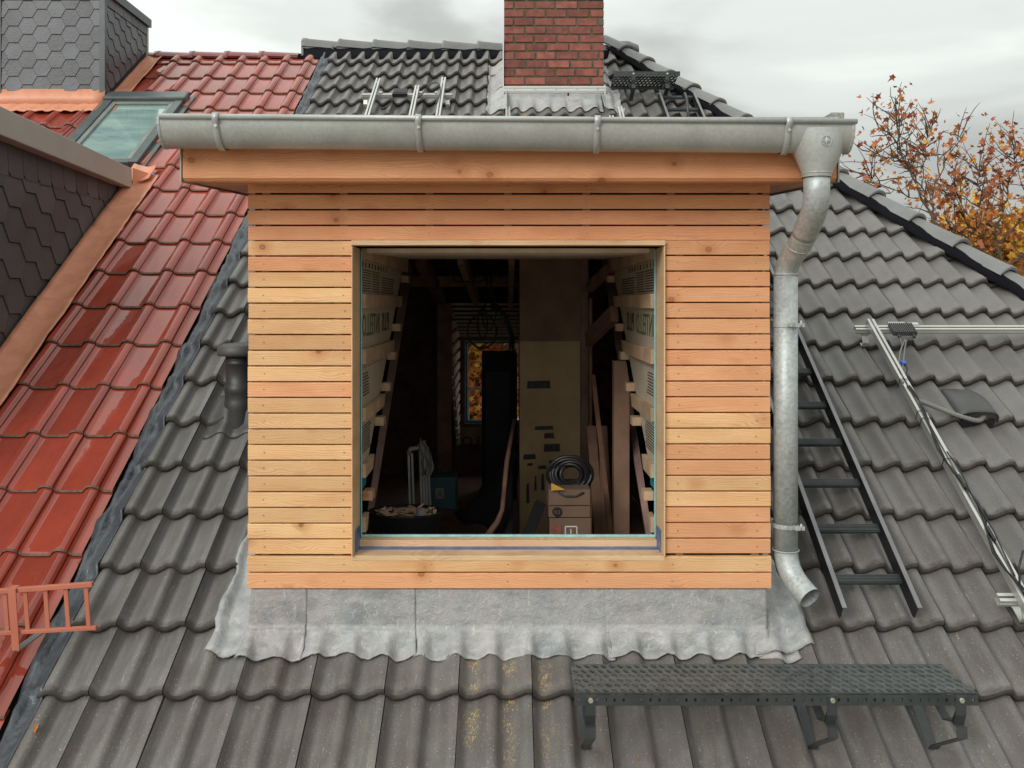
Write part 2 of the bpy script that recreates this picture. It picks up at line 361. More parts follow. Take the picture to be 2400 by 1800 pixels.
    def mesh(s, name, mats, center=True):
        if not isinstance(mats, (list, tuple)): mats = [mats]
        c = Vector((0, 0, 0))
        if center and s.v:
            lo = [min(v[k] for v in s.v) for k in range(3)]; hi = [max(v[k] for v in s.v) for k in range(3)]
            c = Vector([(a + b) / 2 for a, b in zip(lo, hi)])
        me = bpy.data.meshes.new(name); me.from_pydata([tuple(Vector(v) - c) for v in s.v], [], s.f)
        for mm in mats: me.materials.append(mm)
        me.polygons.foreach_set('material_index', s.m); me.polygons.foreach_set('use_smooth', s.sm)
        bm = bmesh.new(); bm.from_mesh(me); bmesh.ops.recalc_face_normals(bm, faces=bm.faces); bm.to_mesh(me); bm.free()
        me.update(); return me, c
    def build(s, name, mats, parent=None, bevel=0, **k):
        me, c = s.mesh(name, mats); o = bpy.data.objects.new(name, me); o.location = c; link(o, parent)
        if bevel:
            md = o.modifiers.new('bevel', 'BEVEL'); md.width = bevel; md.segments = 2; md.limit_method = 'ANGLE'
        return tag(o, **k)
def put(name, me, parent, loc, rot=(0, 0, 0), scale=(1, 1, 1), **k):
    o = bpy.data.objects.new(name, me); o.location = loc; o.rotation_euler = rot; o.scale = scale
    link(o, parent); return tag(o, **k)
def copy_thing(root, loc, label, kids):
    r = root.copy(); r.location = loc; link(r); r['label'] = label
    for ch in kids:
        c = ch.copy(); COL.objects.link(c); c.parent = r; c.matrix_parent_inverse = ch.matrix_parent_inverse.copy()
    return r
def smooth(pts, k=4):
    P = [Vector(p) for p in pts]
    for _ in range(k):
        Q = [P[0]]
        for a, b in zip(P, P[1:]): Q += [a.lerp(b, .25), a.lerp(b, .75)]
        Q.append(P[-1]); P = Q
        if len(P) > 60: break
    return P
def at(px, py, Y):           # a point at depth Y that the photograph shows at (px, py)
    return Vector(((px - 1188) * Y / 2100, Y, (710 - py) * Y / 2100))
def clip2(poly, a, b, c):    # keep a*x+b*y<=c
    out = []
    for i in range(len(poly)):
        p, q = poly[i], poly[(i + 1) % len(poly)]; dp = a * p[0] + b * p[1] - c; dq = a * q[0] + b * q[1] - c
        if dp <= 0: out.append(p)
        if (dp < 0 < dq) or (dq < 0 < dp):
            t = dp / (dp - dq); out.append((p[0] + (q[0] - p[0]) * t, p[1] + (q[1] - p[1]) * t))
    return out
def fbm(x, y, z=0, o=4): return noise.fractal(Vector((x, y, z)), 1.0, 2.0, o)

# ------------------------------------------------------------------ roof frame
TH = radians(35.4); CT, ST = cos(TH), sin(TH)
Y0, Z0, X0 = 3.65, -1.604, -1.695
def R(x, s, h=0): return Vector((x, Y0 + s * CT - h * ST, Z0 + s * ST + h * CT))
def s_of(py, h=0):           # slope position whose plane point the photo shows at height py
    zo = h / CT; k = ST / CT
    d = 2100 * (Y0 * k - Z0 - zo) / (py - 710 + 2100 * k)
    return (d - Y0 + h * ST) / CT
def RX(px, py, h=0):
    s = s_of(py, h); p = R(0, s, h); return (px - 1188) * p.y / 2100, s
hip_x = lambda Y: 1.19 + .6 * (9.88 - Y)
ROWS = {-3: -1.05, -2: -.70, -1: -.35, 0: 0, 1: .32, 2: .63, 3: .955, 4: 1.28, 5: 1.62, 6: 1.97, 7: 2.31, 8: 2.65, 9: 2.99, 10: 3.33, 11: 3.67, 12: 4.01, 13: 4.36, 14: 4.705, 15: 5.05, 16: 5.40, 17: 5.745, 18: 6.09, 19: 6.45, 20: 6.80, 21: 7.16, 22: 7.52}
LIP = .041
def prof(X):
    t = (X - X0 - .13) % .15
    if t < .014: v = 1
    elif t < .052: v = .5 * (1 + cos(pi * (t - .014) / .038))
    elif t < .062: v = 0
    else:
        u = min(1, (t - .062) / .080); v = .55 * u * u * (3 - 2 * u) + .45 * u ** 2.4
    return -.046 + .046 * v
def rowf(s):
    ks = sorted(ROWS)
    for a, b in zip(ks, ks[1:]):
        if ROWS[a] <= s < ROWS[b]: return (s - ROWS[a]) / (ROWS[b] - ROWS[a])
    return 0
def roof_h(X, s): return prof(X) + LIP * (1 - rowf(s))

def tile_mb(width, length, pf, lip, nx, gauge):
    mb = MB(); g = width - .0035
    xs = [g * i / nx for i in range(nx + 1)]
    rows = [(.010, -lip + .001), (.001, -lip * .72), (-.001, -lip * .45), (.001, -.009), (.008, -.002), (.02, 0), (length, -lip * length / gauge)]
    grid = [[Vector((x, y, lip + pf(x) + z)) for x in xs] for y, z in rows]
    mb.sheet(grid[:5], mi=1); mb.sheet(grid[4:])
    for side in (0, nx):    # side webs
        col = [r[side] for r in grid]
        mb.add([c for c in col[3:]] + [c - Vector((0, 0, .02)) for c in col[3:]], [(i, i + 1, i + 5, i + 4) for i in range(3)])
    return mb
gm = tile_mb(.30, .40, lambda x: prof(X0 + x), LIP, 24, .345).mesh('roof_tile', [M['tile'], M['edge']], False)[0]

def bis(me, planes, name):
    bm = bmesh.new(); bm.from_mesh(me)
    for co, no in planes:
        bmesh.ops.bisect_plane(bm, geom=bm.verts[:] + bm.edges[:] + bm.faces[:], plane_co=co, plane_no=no, clear_outer=True)
    if not bm.verts: bm.free(); return None
    m2 = bpy.data.meshes.new(name); 
    for mm in me.materials: m2.materials.append(mm)
    bm.to_mesh(m2); bm.free(); return m2

# ------------------------------------------------------------------ setting: ground
g = MB(); g.box(-400, 400, -150, 650, -8.6, -8.5); g.build('ground', M['bounce_ground'], kind='structure')

# ------------------------------------------------------------------ grey roof
roof = thing('grey_roof', 'large dark grey roof of wavy concrete tiles around the wooden dormer', 'roof', (1.0, 3.2, -2.2))
# underlay sheets with a hole for the dormer
def quad_roof(mb, x0, x1, s0, s1, h=-.075, x0b=None, x1b=None):
    a = [R(x0, s0, h), R(x1, s0, h), R(x1 if x1b is None else x1b, s1, h), R(x0 if x0b is None else x0b, s1, h)]
    b = [p - Vector((0, -ST, CT)) * .05 for p in a]
    mb.add(a + b, [(0, 1, 2, 3), (7, 6, 5, 4), (0, 4, 5, 1), (1, 5, 6, 2), (2, 6, 7, 3), (3, 7, 4, 0)])
SD0, SD1 = .33, 4.5          # dormer hole along the slope
SR = 7.62                    # ridge
u = MB()
hx = lambda s: hip_x(R(0, s).y)
quad_roof(u, -2.0, 8.0, -1.2, SD0, x1b=hx(SD0) - .02) if False else None
quad_roof(u, -2.0, hx(-1.2) - .03, -1.2, SD0, x1b=hx(SD0) - .03)
quad_roof(u, -2.0, -1.09, SD0, SD1)
quad_roof(u, 1.09, hx(SD0) - .03, SD0, SD1, x1b=hx(SD1) - .03)
quad_roof(u, -2.0, hx(SD1) - .03, SD1, SR, x1b=hx(SR) - .03)
u.build('underlay', M['void'], roof)
count = 0
class JMB(MB):               # joins tiles the photograph shows nothing of into one part
    def add_mesh(self, me, mw):
        b = len(self.v); self.v += [tuple(mw @ v.co) for v in me.vertices]
        for p in me.polygons: self.f.append([b + i for i in p.vertices]); self.m.append(p.material_index); self.sm.append(p.use_smooth)
xtra = JMB()
for J in range(-3, 22):
    s0 = ROWS[J]; 
    for i in range(-1, 22):
        x = X0 + .3 * i; xc = x + .15; sc = s0 + .17; pc = R(xc, sc)
        px = 1188 + 2100 * x / pc.y
        far = px > 2400 + 60
        if px > 2400 + 1100: continue
        if x > hip_x(R(0, s0).y): continue
        # wholly behind or under the dormer
        if -1.14 < x and x + .3 < 1.17 and sc > SD0 + .25 and sc < SD1 - .3: continue
        if J in (12, 13, 14, 15) and -1.5 < x and x + .3 < 1.75: far = True
        if J == -3: far = True
        if -1.14 < x and x + .3 < 1.17 and SD0 + .25 < sc < SD1 - .15: continue
        pl = []
        loc = R(x, s0, 0)
        if i == -1: pl.append(((.078, 0, 0), (-1, 0, 0)))
        # hip cut (in tile space): x_local + .6*CT*s_local <= hip - x
        hl = hip_x(R(0, s0).y) - x - .02
        if hl - .6 * CT * .4 < .3: pl.append(((hl, 0, 0), Vector((1, .6 * CT, 0)).normalized()))
        if sc > SD0 + .1 and sc < SD1:                  # cut along the dormer cheeks
            if x < -1.13 < x + .3: pl.append(((-1.13 - x, 0, 0), (1, 0, 0)))
            if x < 1.15 < x + .3: pl.append(((1.15 - x, 0, 0), (-1, 0, 0)))
        if 6.05 < sc < 7.2:                              # cut round the chimney
            if x < -.03 < x + .3: pl.append(((-.03 - x, 0, 0), (1, 0, 0)))
            elif x < .95 < x + .3: pl.append(((.95 - x, 0, 0), (-1, 0, 0)))
            elif -.03 <= x and x + .3 <= .95: continue
        me = gm
        if pl:
            me = bis(gm, pl, 'roof_tile')
            if me is None: continue
        if far: xtra.add_mesh(me, Matrix.LocRotScale(loc, Matrix.Rotation(TH, 3, 'X').to_euler(), None)); continue
        put('roof_tile', me, roof, loc + Vector((0, random.uniform(-.002, .002), random.uniform(-.0015, .003))), (TH + random.uniform(-.004, .004), random.uniform(-.006, .006), random.uniform(-.005, .005)))
        count += 1
roof['tile_count'] = count

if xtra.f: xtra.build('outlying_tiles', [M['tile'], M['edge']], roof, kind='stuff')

# cap tiles
def cap_mesh(length, w0, w1, hgt, th, name, m, ridge_lines=0):
    mb = MB(); n = 10
    def sec(y, w, hh, dz=0):
        out = []
        for k in range(n + 1):
            a = -1 + 2 * k / n
            zz = hh * (1 - abs(a) ** 2.6)
            if ridge_lines: zz += .006 * (1 if abs(abs(a) - .45) < .12 else 0)
            out.append(Vector((a * w / 2, y, zz + dz)))
        return out
    g = [sec(0, w0, hgt, -th), sec(-.002, w0, hgt), sec(.004, w0 + .008, hgt + .006), sec(.03, w0 + .006, hgt + .005), sec(.036, w0, hgt), sec(length, w1, hgt * .9)]
    mb.sheet(g)
    g2 = [sec(0, w0, hgt, -th), sec(length, w1, hgt * .9, -th * .8)]
    mb.sheet(g2)
    return mb.mesh(name, m, False)[0]
def along(a, b, step, me, name, parent, tilt=.05, up=Vector((0, 0, 1)), first=0.0, stop=None):
    a = Vector(a); b = Vector(b); d = (b - a).normalized(); L_ = (b - a).length
    n = int((L_ - first) / step) + 1
    for k in range(n):
        p = a + d * (first + k * step)
        y = d; xax = y.cross(up).normalized(); z = xax.cross(y)
        rot = Matrix((xax, y, z)).transposed().to_4x4()
        rot = rot @ Matrix.Rotation(-tilt + random.uniform(-.006, .006), 4, 'X')
        o = bpy.data.objects.new(name, me); mw = Matrix.Translation(p + z * (tilt * step)) @ rot
        o.matrix_world = mw; o.location = mw.to_translation(); o.rotation_euler = mw.to_euler()
        link(o, parent)
def hipP(Y, up=0): return Vector((hip_x(Y), Y, Z0 + (Y - Y0) * ST / CT + up))
capm = cap_mesh(.46, .235, .20, .075, .02, 'hip_tile', M['cap'])
hip_lo, hip_hi = hipP(3.48, -.02), hipP(9.80, -.005)
along(hip_lo, hip_hi, .405, capm, 'hip_tile', roof, .055, up=Vector((.35, -.3, 1)))
ridgeZ = 2.79
ridm = cap_mesh(.44, .29, .25, .115, .024, 'ridge_tile', M['cap'])
along((-2.24, 9.93, ridgeZ + .0), (1.0, 9.93, ridgeZ - .05), .382, ridm, 'ridge_tile', roof, .05)
# note: ridge caps open to the left; starter end plate and the hip head piece
e = MB(); e.prism([(-.12, -.14), (.12, -.14), (.12, .03), (.07, .075), (-.07, .075), (-.12, .03)], (-2.24, 9.93, ridgeZ + .05), (0, 1, 0), (0, 0, 1), (1, 0, 0), -.012, .012)
e.build('ridge_end_plate', M['cap'], roof)
hd = MB(); pts = [(1.12, 9.93, ridgeZ + .035), (1.22, 9.91, ridgeZ + .05), (1.34, 9.84, ridgeZ + .03), (1.43, 9.72, ridgeZ - .05)]
g_ = []
for k, p in enumerate(pts):
    w = .125; row = []
    for a in range(9):
        t = -1 + a / 4; row.append(Vector((p[0] + .2 * w * t * (k / 3), p[1] + w * t, p[2] + .07 * (1 - abs(t) ** 2.4) - .02)))
    g_.append(row)
hd.sheet(g_, (0, 0, -.02)); hd.build('ridge_head_tile', M['cap'], roof)
# black sealing roll under the caps
sl = MB()
gr = []
for k in range(240):
    Y = 3.3 + 6.52 * k / 239; c = hipP(Y, .05); w = .185 + .014 * fbm(Y * 9, .5) + .008 * fbm(Y * 31, 2.5)
    d_ = Vector((-.80, -.48, 0)); lo_ = c + d_ * w; lo_.z = Z0 + (lo_.y - Y0) * ST / CT + .052 + .010 * fbm(Y * 14, 7)
    gr.append([lo_, c.lerp(lo_, .5) + Vector((0, 0, .012)), c])
sl.sheet(gr, (0, 0, -.01))
sl.sheet([[Vector((-2.2, 9.62, 2.63)), Vector((-2.2, 9.84, ridgeZ + .04))], [Vector((1.2, 9.62, 2.63)), Vector((1.2, 9.84, ridgeZ + .0))]], (0, 0, -.01))
sl.build('sealing_roll', M['seal'], roof)
# hip side and rear slope of the same roof (turned away from the viewer)
bk = MB()
A, B = hipP(2.8, -.06), hipP(9.93, -.03)
bk.add([A, B, B + Vector((3.2, 0, -3.2 * 1.18)), A + Vector((1.4, 0, -1.4 * 1.18))], [(0, 1, 2, 3)])
bk.add([(-6.6, 9.95, ridgeZ - .02), (1.19, 9.95, ridgeZ - .02), (1.19, 16, -1.5), (-6.6, 16, -1.5)], [(0, 1, 2, 3)])
rear = bk.build('rear_slope', M['tile'], roof)

# dark lead strip between the grey and the red roof
ns = 320
grid = []
for k in range(ns + 1):
    s = -1.0 + (SR - .05 + 1.0) * k / ns
    rf = rowf(s); row = []
    for j in range(9):
        t = j / 8; x = -2.0 + .11 * t + .012 * fbm(s * 3, 1.7) * (1 - t)
        if j == 0: x -= .012 * sin(s * 9) + .006 * sin(s * 23)
        w_ = min(1, max(0, (t - .25) / .35)); w_ = w_ * w_ * (3 - 2 * w_)
        base = -.018 * (1 - w_) + (roof_h(x, s) + .007) * w_
        ridge = .026 * math.exp(-((t - .2) / .13) ** 2) + .010 * math.exp(-((t - .55) / .08) ** 2)
        cr = .022 * fbm(x * 14, s * 9, 3) * (1 - w_ * .85) + (.012 * math.exp(-(rf / .08) ** 2)) * sin(t * 9)
        row.append(R(x, s, base + ridge + cr))
    grid.append(row)
ls = MB(); ls.sheet(grid, R(0, 0, -.004) - R(0, 0, 0)); ls.build('lead_strip', M['lead_dark'], roof)

# ------------------------------------------------------------------ red roof
red = thing('red_roof', 'glossy dark red tiled roof of the neighbouring house on the left', 'roof', (-3.5, 3.2, -2.2))
RW, RG, RS0 = .237, .404, R(0, 0).y
def rprof(x):                # x from the left seam of a tile
    t = x % RW
    if t < .012: return -.030 + .012 * (1 - t / .012)
    if t < .145: return -.032 - .003 * sin(pi * (t - .012) / .133)
    if t < .168:
        u_ = (t - .145) / .023; return -.032 + .028 * (u_ * u_ * (3 - 2 * u_))
    if t < .225: return -.004 + .008 * sin(pi * (t - .168) / .057)
    return -.004 - .012 * (t - .225) / .012
rm = tile_mb(RW, .45, rprof, .019, 22, RG).mesh('roof_tile', [M['red'], M['red_edge']], False)[0]
red_rows = [s_of(1470) + RG * (k - 3) for k in range(23)]
red_hi = {}
SK = (-3.84, -3.09, s_of(391), s_of(232))      # roof window footprint
SRR = 7.36
u = MB(); quad_roof(u, -6.6, -2.0, -1.2, SRR + .05, h=-.085); u.build('underlay', M['void'], red)
nred = 0; rx = JMB()
for s0 in red_rows:
    if s0 > SRR - .12: continue
    for k in range(-1, 16):
        x = -2.08 - RW * (k + 1); xr = x + RW; Y = R(0, s0).y; pl = []
        if k == -1: pl.append(((.06, 0, 0), (1, 0, 0)))
        if xr < -2.87 and Y < 7.0: continue
        if x < -2.87 < xr and Y < 7.0: pl.append(((-2.87 - x, 0, 0), (-1, 0, 0)))
        px = 1188 + 2100 * xr / Y
        rfar = px < -40
        if px < -1500: continue
        sc = s0 + .2
        if s0 + RG > SK[2] and s0 < SK[3]:
            if x >= SK[0] - .02 and xr <= SK[1] + .02 and s0 >= SK[2] - .1 and s0 + RG <= SK[3] + .15: continue
            if s0 >= SK[2] - .35:
                if x < SK[1] < xr: pl.append(((SK[1] - x, 0, 0), (-1, 0, 0)))
                elif x < SK[0] < xr: pl.append(((SK[0] - x, 0, 0), (1, 0, 0)))
                elif SK[0] <= x and xr <= SK[1]:
                    if s0 + .2 > SK[3] - .05: pl.append(((0, SK[3] - s0, 0), (0, -1, 0)))
                    elif s0 < SK[2]: pl.append(((0, SK[2] - s0, 0), (0, 1, 0)))
                    else: continue
        if s0 + RG > s_of(255) + .1:                    # beside and behind the slate tower
            if xr < -3.72: continue
            if x < -3.72 < xr: pl.append(((-3.72 - x, 0, 0), (-1, 0, 0)))
        if s0 + .45 > SRR: pl.append(((0, SRR - s0, 0), (0, 1, 0)))
        me = bis(rm, pl, 'roof_tile') if pl else rm
        if me is None or not me.polygons: continue
        if rfar: rx.add_mesh(me, Matrix.LocRotScale(R(x, s0, 0), Matrix.Rotation(TH, 3, 'X').to_euler(), None)); continue
        put('roof_tile', me, red, R(x, s0, 0), (TH + random.uniform(-.004, .004), random.uniform(-.006, .006), 0)); nred += 1
print('red tiles', nred)
if rx.f: rx.build('outlying_tiles', [M['red'], M['red_edge']], red, kind='stuff')
rcap = cap_mesh(.40, .20, .17, .062, .016, 'ridge_tile', M['red_cap'], 1)
along((-4.15, 9.71, 2.645), (-2.3, 9.71, 2.645), .375, rcap, 'ridge_tile', red, .02)
rk = MB()
for k in range(6):
    x = -4.15 + .375 * k
    if k < 5:
        rk = MB(); g_ = [[Vector((x + dx, 9.71 + .108 * a, 2.65 + .078 * (1 - abs(a) ** 2.6))) for a in [-1 + .2 * q_ for q_ in range(11)]] for dx in (-.02, .03)]
        rk.sheet(g_, (0, 0, -.02)); rk.build('ridge_collar', M['red_cap'], red)
rs_ = MB(); rs_.box(-4.3, -2.2, 9.63, 9.78, 2.45, 2.66); rs_.build('ridge_seal', M['seal'], red)
# orange painted flashing sheets down the slate dormer cheek
def strip(x0, x1, s0, s1, name='flashing_sheet', lift=.0, parent=red, curve=.03, m='copper', wob=.01, n=24, nx=8, ext=None):
    gr = []
    for i in range(n + 1):
        s = s0 + (s1 - s0) * i / n; row = []
        for j in range(nx + 1):
            t = j / nx; x = x0 + (x1 - x0) * t
            hh = lift + curve * (2 * t - 1) ** 2 + .005 * fbm(x * 9, s * 5, 2)
            xx = x + (wob * fbm(s * 4, 9.1) if j == nx else 0)
            row.append(R(xx, s, hh))
        gr.append(row)
    mb = MB(); mb.sheet(gr, R(0, 0, -.006) - R(0, 0, 0)); return mb.build(name, M[m], parent)
cuts = [-.9, -.1, s_of(1000), s_of(716), s_of(548), s_of(486), s_of(425)]
for k in range(len(cuts) - 1): strip(-3.09, -2.85, cuts[k], cuts[k + 1] + .06, lift=-.006 - .0 * k + .004 * (len(cuts) - k) * .6)
strip(-3.10, -2.90, s_of(430), s_of(395), lift=.02)
# round the tower
strip(-3.88, -3.70, s_of(262), SR - .2, lift=.0, curve=.015)
ap = MB(); gr = []
for i in range(9):
    s = s_of(262) + (s_of(238) - s_of(262)) * i / 8
    gr.append([R(-5.1 + 1.38 * j / 40, s, .012 + .008 * sin(j * 1.9) * (1 - i / 8) + .006 * fbm(j * .3, i * .4)) for j in range(41)])
ap.sheet(gr, R(0, 0, -.006) - R(0, 0, 0)); ap.build('flashing_apron', M['copper'], red)

q = MB(); q.sheet([[Vector((-5.05 + .12 * j, 8.588 + .004 * sin(j), 2.05)) for j in range(11)], [Vector((-5.05 + .12 * j, 8.588 - .03, 1.86)) for j in range(11)]], (0, .006, 0)); q.build('flashing_upstand', M['copper'], red)
# ------------------------------------------------------------------ slates
def slate_face(parent, O, U, V, N, poly, p, r, m, mats, name='slate', tilt=.009, umin=0, umax=1, vmin=0, vmax=1, cap=300):
    f = p * .165; hw = p * .335; n = 0
    for j in range(int(vmin / r) - 2, int(vmax / r) + 2):
        for i in range(int(umin / p) - 1, int(umax / p) + 2):
            cu = i * p + (p / 2 if j % 2 else 0); cv = j * r
            e_ = .0022
            hexp = [(cu - f, cv + e_), (cu + f, cv + e_), (cu + hw - e_, cv + r), (cu + f, cv + 2 * r - e_), (cu - f, cv + 2 * r - e_), (cu - hw + e_, cv + r)]
            q = hexp
            for a, b, c in poly: q = clip2(q, a, b, c) if len(q) > 2 else []
            if len(q) < 3: continue
            U_, V_, N_, O_ = Vector(U), Vector(V), Vector(N), Vector(O)
            def P(a, b, t): return O_ + U_ * a + V_ * b + N_ * (t + tilt * (1 - (b - cv) / (2 * r)))
            k = len(q); vs = [P(a, b, .004) for a, b in q] + [P(a, b, -.002) for a, b in q]
            mb = MB(); mb.add(vs, [list(range(k)), list(range(k, 2 * k))[::-1]] + [[a, (a + 1) % k, k + (a + 1) % k, k + a] for a in range(k)])
            mb.build(name, mats, parent); n += 1
    return n
# tower
tower = thing('slate_tower', 'slate clad chimney block rising from the red roof at the upper left', 'chimney', (-4.36, 8.6, 1.8))
TX0, TX1, TY0, TY1, TZ1 = -4.86, -3.87, 8.60, 9.62, 3.02
tb = MB(); tb.box(TX0, TX1, TY0, TY1, 1.2, TZ1); tb.build('core', M['void'], tower)
zb = (710 - 214) * TY0 / 2100
n1_ = slate_face(tower, (TX0 + .13, TY0 - .002, zb - .02), (1, 0, 0), (0, 0, 1), (0, -1, 0), [(-1, 0, .115), (1, 0, .845), (0, -1, -.02), (0, 1, TZ1 - zb - .1)], .273, .0805, 0, M['slate'], umin=-.2, umax=1.1, vmax=1.2)
# right flank follows the roof slope
slate_face(tower, (TX1 + .002, TY0, zb - .02), (0, 1, 0), (0, 0, 1), (1, 0, 0), [(-1, 0, -.03), (1, 0, .99), (ST / CT, -1, .02), (0, 1, TZ1 - zb - .14)], .273, .0805, 0, M['slate'], umin=-.1, umax=1.1, vmax=1.2)
tt = MB(); tt.box(TX1 - .035, TX1 + .018, TY0 - .018, TY0 + .03, zb - .02, TZ1); tt.build('corner_trim', M['trimdark'], tower)
tt = MB(); tt.box(TX0 - .018, TX0 + .012, TY0 - .018, TY0 + .03, zb - .02, TZ1); tt.build('corner_trim', M['trimdark'], tower)
tt = MB(); tt.box(TX1 + .0, TX1 + .016, TY1 - .02, TY1 + .02, 2.4, TZ1 - .02); tt.build('corner_trim', M['galv_trim'], tower)
tt = MB(); tt.box(TX0 - .04, TX1 + .04, TY0 - .04, TY1 + .04, TZ1 - .055, TZ1 + .03); tt.build('cap_trim', M['trimdark'], tower)
for k in range(5):
    q = MB(); q.box(TX1 + .003, TX1 + .014, TY0 + .02 + k * .196, TY0 + .02 + k * .196 + .192, TZ1 - .15, TZ1 - .057); q.build('slate_band', M['slate'], tower)
# slate dormer with its cheek towards us
sd_ = thing('slate_dormer', 'slate clad flat roofed dormer with pale metal edge on the left', 'dormer', (-4.3, 4.6, -.9))
b_ = MB(); b_.box(-5.9, -3.115, 4.35, 7.42, -1.1, 1.0); b_.build('wall', M['slate2'], sd_)
OZ = -1.3
slate_face(sd_, (-3.112, 4.30, OZ), (0, 1, 0), (0, 0, 1), (1, 0, 0),
           [(-1, 0, -.02), (1, 0, 3.1), (0, 1, .80 - OZ + .0), (ST / CT, -1, -(Z0 - OZ - (Y0 - 4.30) * ST / CT) + .02)], .385, .112, 0, M['slate2'], umin=0, umax=3.2, vmax=2.3, tilt=.011)
for k in range(17):          # long slates of the top course
    y = 4.35 + k * .175; q = MB()
    z1 = .985; z0 = .79
    q.add([(-3.108, y, z1), (-3.108, y + .172, z1), (-3.098, y + .172, z0), (-3.098, y + .03, z0 - .0), (-3.098, y + .0, z0 + .03)] + [(-3.113, y, z1), (-3.113, y + .172, z1), (-3.113, y + .172, z0), (-3.113, y + .03, z0), (-3.113, y, z0 + .03)],
          [(0, 1, 2, 3, 4), (9, 8, 7, 6, 5)] + [(i, (i + 1) % 5, 5 + (i + 1) % 5, 5 + i) for i in range(5)]); q.build('edge_slate', M['slate2'], sd_)
tr = MB(); tr.add([(-3.02, 4.1, 1.055), (-3.02, 7.22, .925), (-3.02, 7.22, 1.085), (-3.02, 4.1, 1.235), (-6, 4.1, 1.055), (-6, 7.5, .925), (-6, 7.5, 1.085), (-6, 4.1, 1.235)],
                  [(0, 1, 2, 3), (4, 7, 6, 5), (0, 4, 5, 1), (3, 2, 6, 7), (0, 3, 7, 4), (1, 5, 6, 2)])
tr.build('roof_edge_trim', M['galv_trim'], sd_, bevel=.006)
en = MB(); a_ = at(312, 392, 7.22); 
en.add([(-3.018, 7.225, .92), (-3.018, 7.225, 1.09), (-2.90, 7.42, 1.05), (-2.86, 7.32, .92), (-2.95, 7.22, .86)], [(0, 1, 2), (0, 2, 3), (0, 3, 4)])
en.add([(-3.022, 7.235, .92), (-3.022, 7.235, 1.09), (-2.905, 7.43, 1.05), (-2.865, 7.33, .92), (-2.955, 7.23, .86)], [(2, 1, 0), (3, 2, 0), (4, 3, 0)])
en.build('end_flashing', M['copper'], sd_)

# ------------------------------------------------------------------ roof window
sk = thing('roof_window', 'grey framed roof window set in the glossy red tiles', 'skylight', R(-3.45, SK[2], 0))
def rbox(mb, x0, x1, s0, s1, h0, h1, mi=0): return mb.box(x0, x1, s0, s1, h0, h1, mi, T=lambda a, b, c: R(a, b, c))
f_ = MB(); rbox(f_, SK[0], SK[0] + .075, SK[2], SK[3], -.05, .05); rbox(f_, SK[1] - .075, SK[1], SK[2], SK[3], -.05, .05); rbox(f_, SK[0] + .075, SK[1] - .075, SK[2], SK[2] + .07, -.05, .045)
f_.build('frame', M['sk_frame'], sk, bevel=.006)
f_ = MB(); rbox(f_, SK[0] - .02, SK[1] + .02, SK[3] - .14, SK[3] + .02, -.02, .075); f_.build('hood', M['sk_frame'], sk, bevel=.015)
f_ = MB()
for a, b, c, d in ((SK[0] + .076, SK[0] + .12, SK[2] + .07, SK[3] - .14), (SK[1] - .12, SK[1] - .076, SK[2] + .07, SK[3] - .14), (SK[0] + .12, SK[1] - .12, SK[2] + .07, SK[2] + .11), (SK[0] + .12, SK[1] - .12, SK[3] - .19, SK[3] - .14)): rbox(f_, a, b, c, d, -.04, .035)
f_.build('sash', M['sk_light'], sk, bevel=.004)
f_ = MB(); rbox(f_, SK[0] + .12, SK[1] - .12, SK[2] + .11, SK[3] - .19, .0, .012); f_.build('pane', M['glass'], sk)
f_ = MB(); rbox(f_, SK[1], SK[1] + .06, SK[2] - .05, SK[3] + .03, -.05, .012); rbox(f_, SK[0] - .06, SK[0], SK[2] - .05, SK[3] + .03, -.05, .012); f_.build('side_flashing', M['sk_frame'], sk)

# ------------------------------------------------------------------ chimney
CH = thing('chimney', 'tall red brick chimney with lead flashing at its foot behind the gutter', 'chimney', (.455, 8.66, 1.9))
CX0, CX1, CY0, CY1 = -.027, .937, 8.66, 9.5
cz0 = (710 - 200) * CY0 / 2100
c_ = MB(); c_.box(CX0 + .009, CX1 - .009, CY0 + .009, CY1, 1.4, 3.6); c_.build('mortar', M['mortar'], CH)
pitch = .0817; rnd = random.Random(3)
for k in range(18):
    z = cz0 + .008 + k * pitch; x = CX0; first = [.21, .105][k % 2]
    L_ = first + rnd.uniform(-.01, .01)
    while x < CX1 - .01:
        x1 = min(x + L_, CX1)
        if CX1 - x1 < .03: x1 = CX1
        q = MB(); dy = rnd.uniform(-.003, .003)
        q.box(x + (.003 if x > CX0 else 0), x1 - (0 if x1 == CX1 else .013), CY0 + dy, CY0 + .06, z + rnd.uniform(0, .002), z + pitch - .0155 + rnd.uniform(-.002, .002))
        q.build('brick', M['brick_d'] if rnd.random() < .02 else M['brick'], CH, bevel=.003)
        x = x1 + (.004 if x1 < CX1 else 0); L_ = rnd.choice([.2, .215, .215, .19])
    for X_, sg in ((CX0, 1), (CX1, -1)):
        y = CY0 + .062; 
        for t in range(3):
            l2 = .26 if (k + t) % 2 else .22
            q = MB(); q.box(min(X_, X_ + sg * .05), max(X_, X_ + sg * .05), y, y + l2 - .012, z, z + pitch - .0135); q.build('brick', M['brick'], CH, bevel=.003); y += l2
q = MB(); q.box(CX0 - .008, CX1 + .02, CY0 - .018, CY0 - .002, cz0 - .074, cz0 - .012); q.box(CX0 - .008, CX1 + .02, CY0 - .024, CY0 - .018, cz0 - .03, cz0 - .022); q.box(CX0 - .008, CX1 + .02, CY0 - .024, CY0 - .018, cz0 - .06, cz0 - .052)
q.build('clamping_strip', M['white_al'], CH)
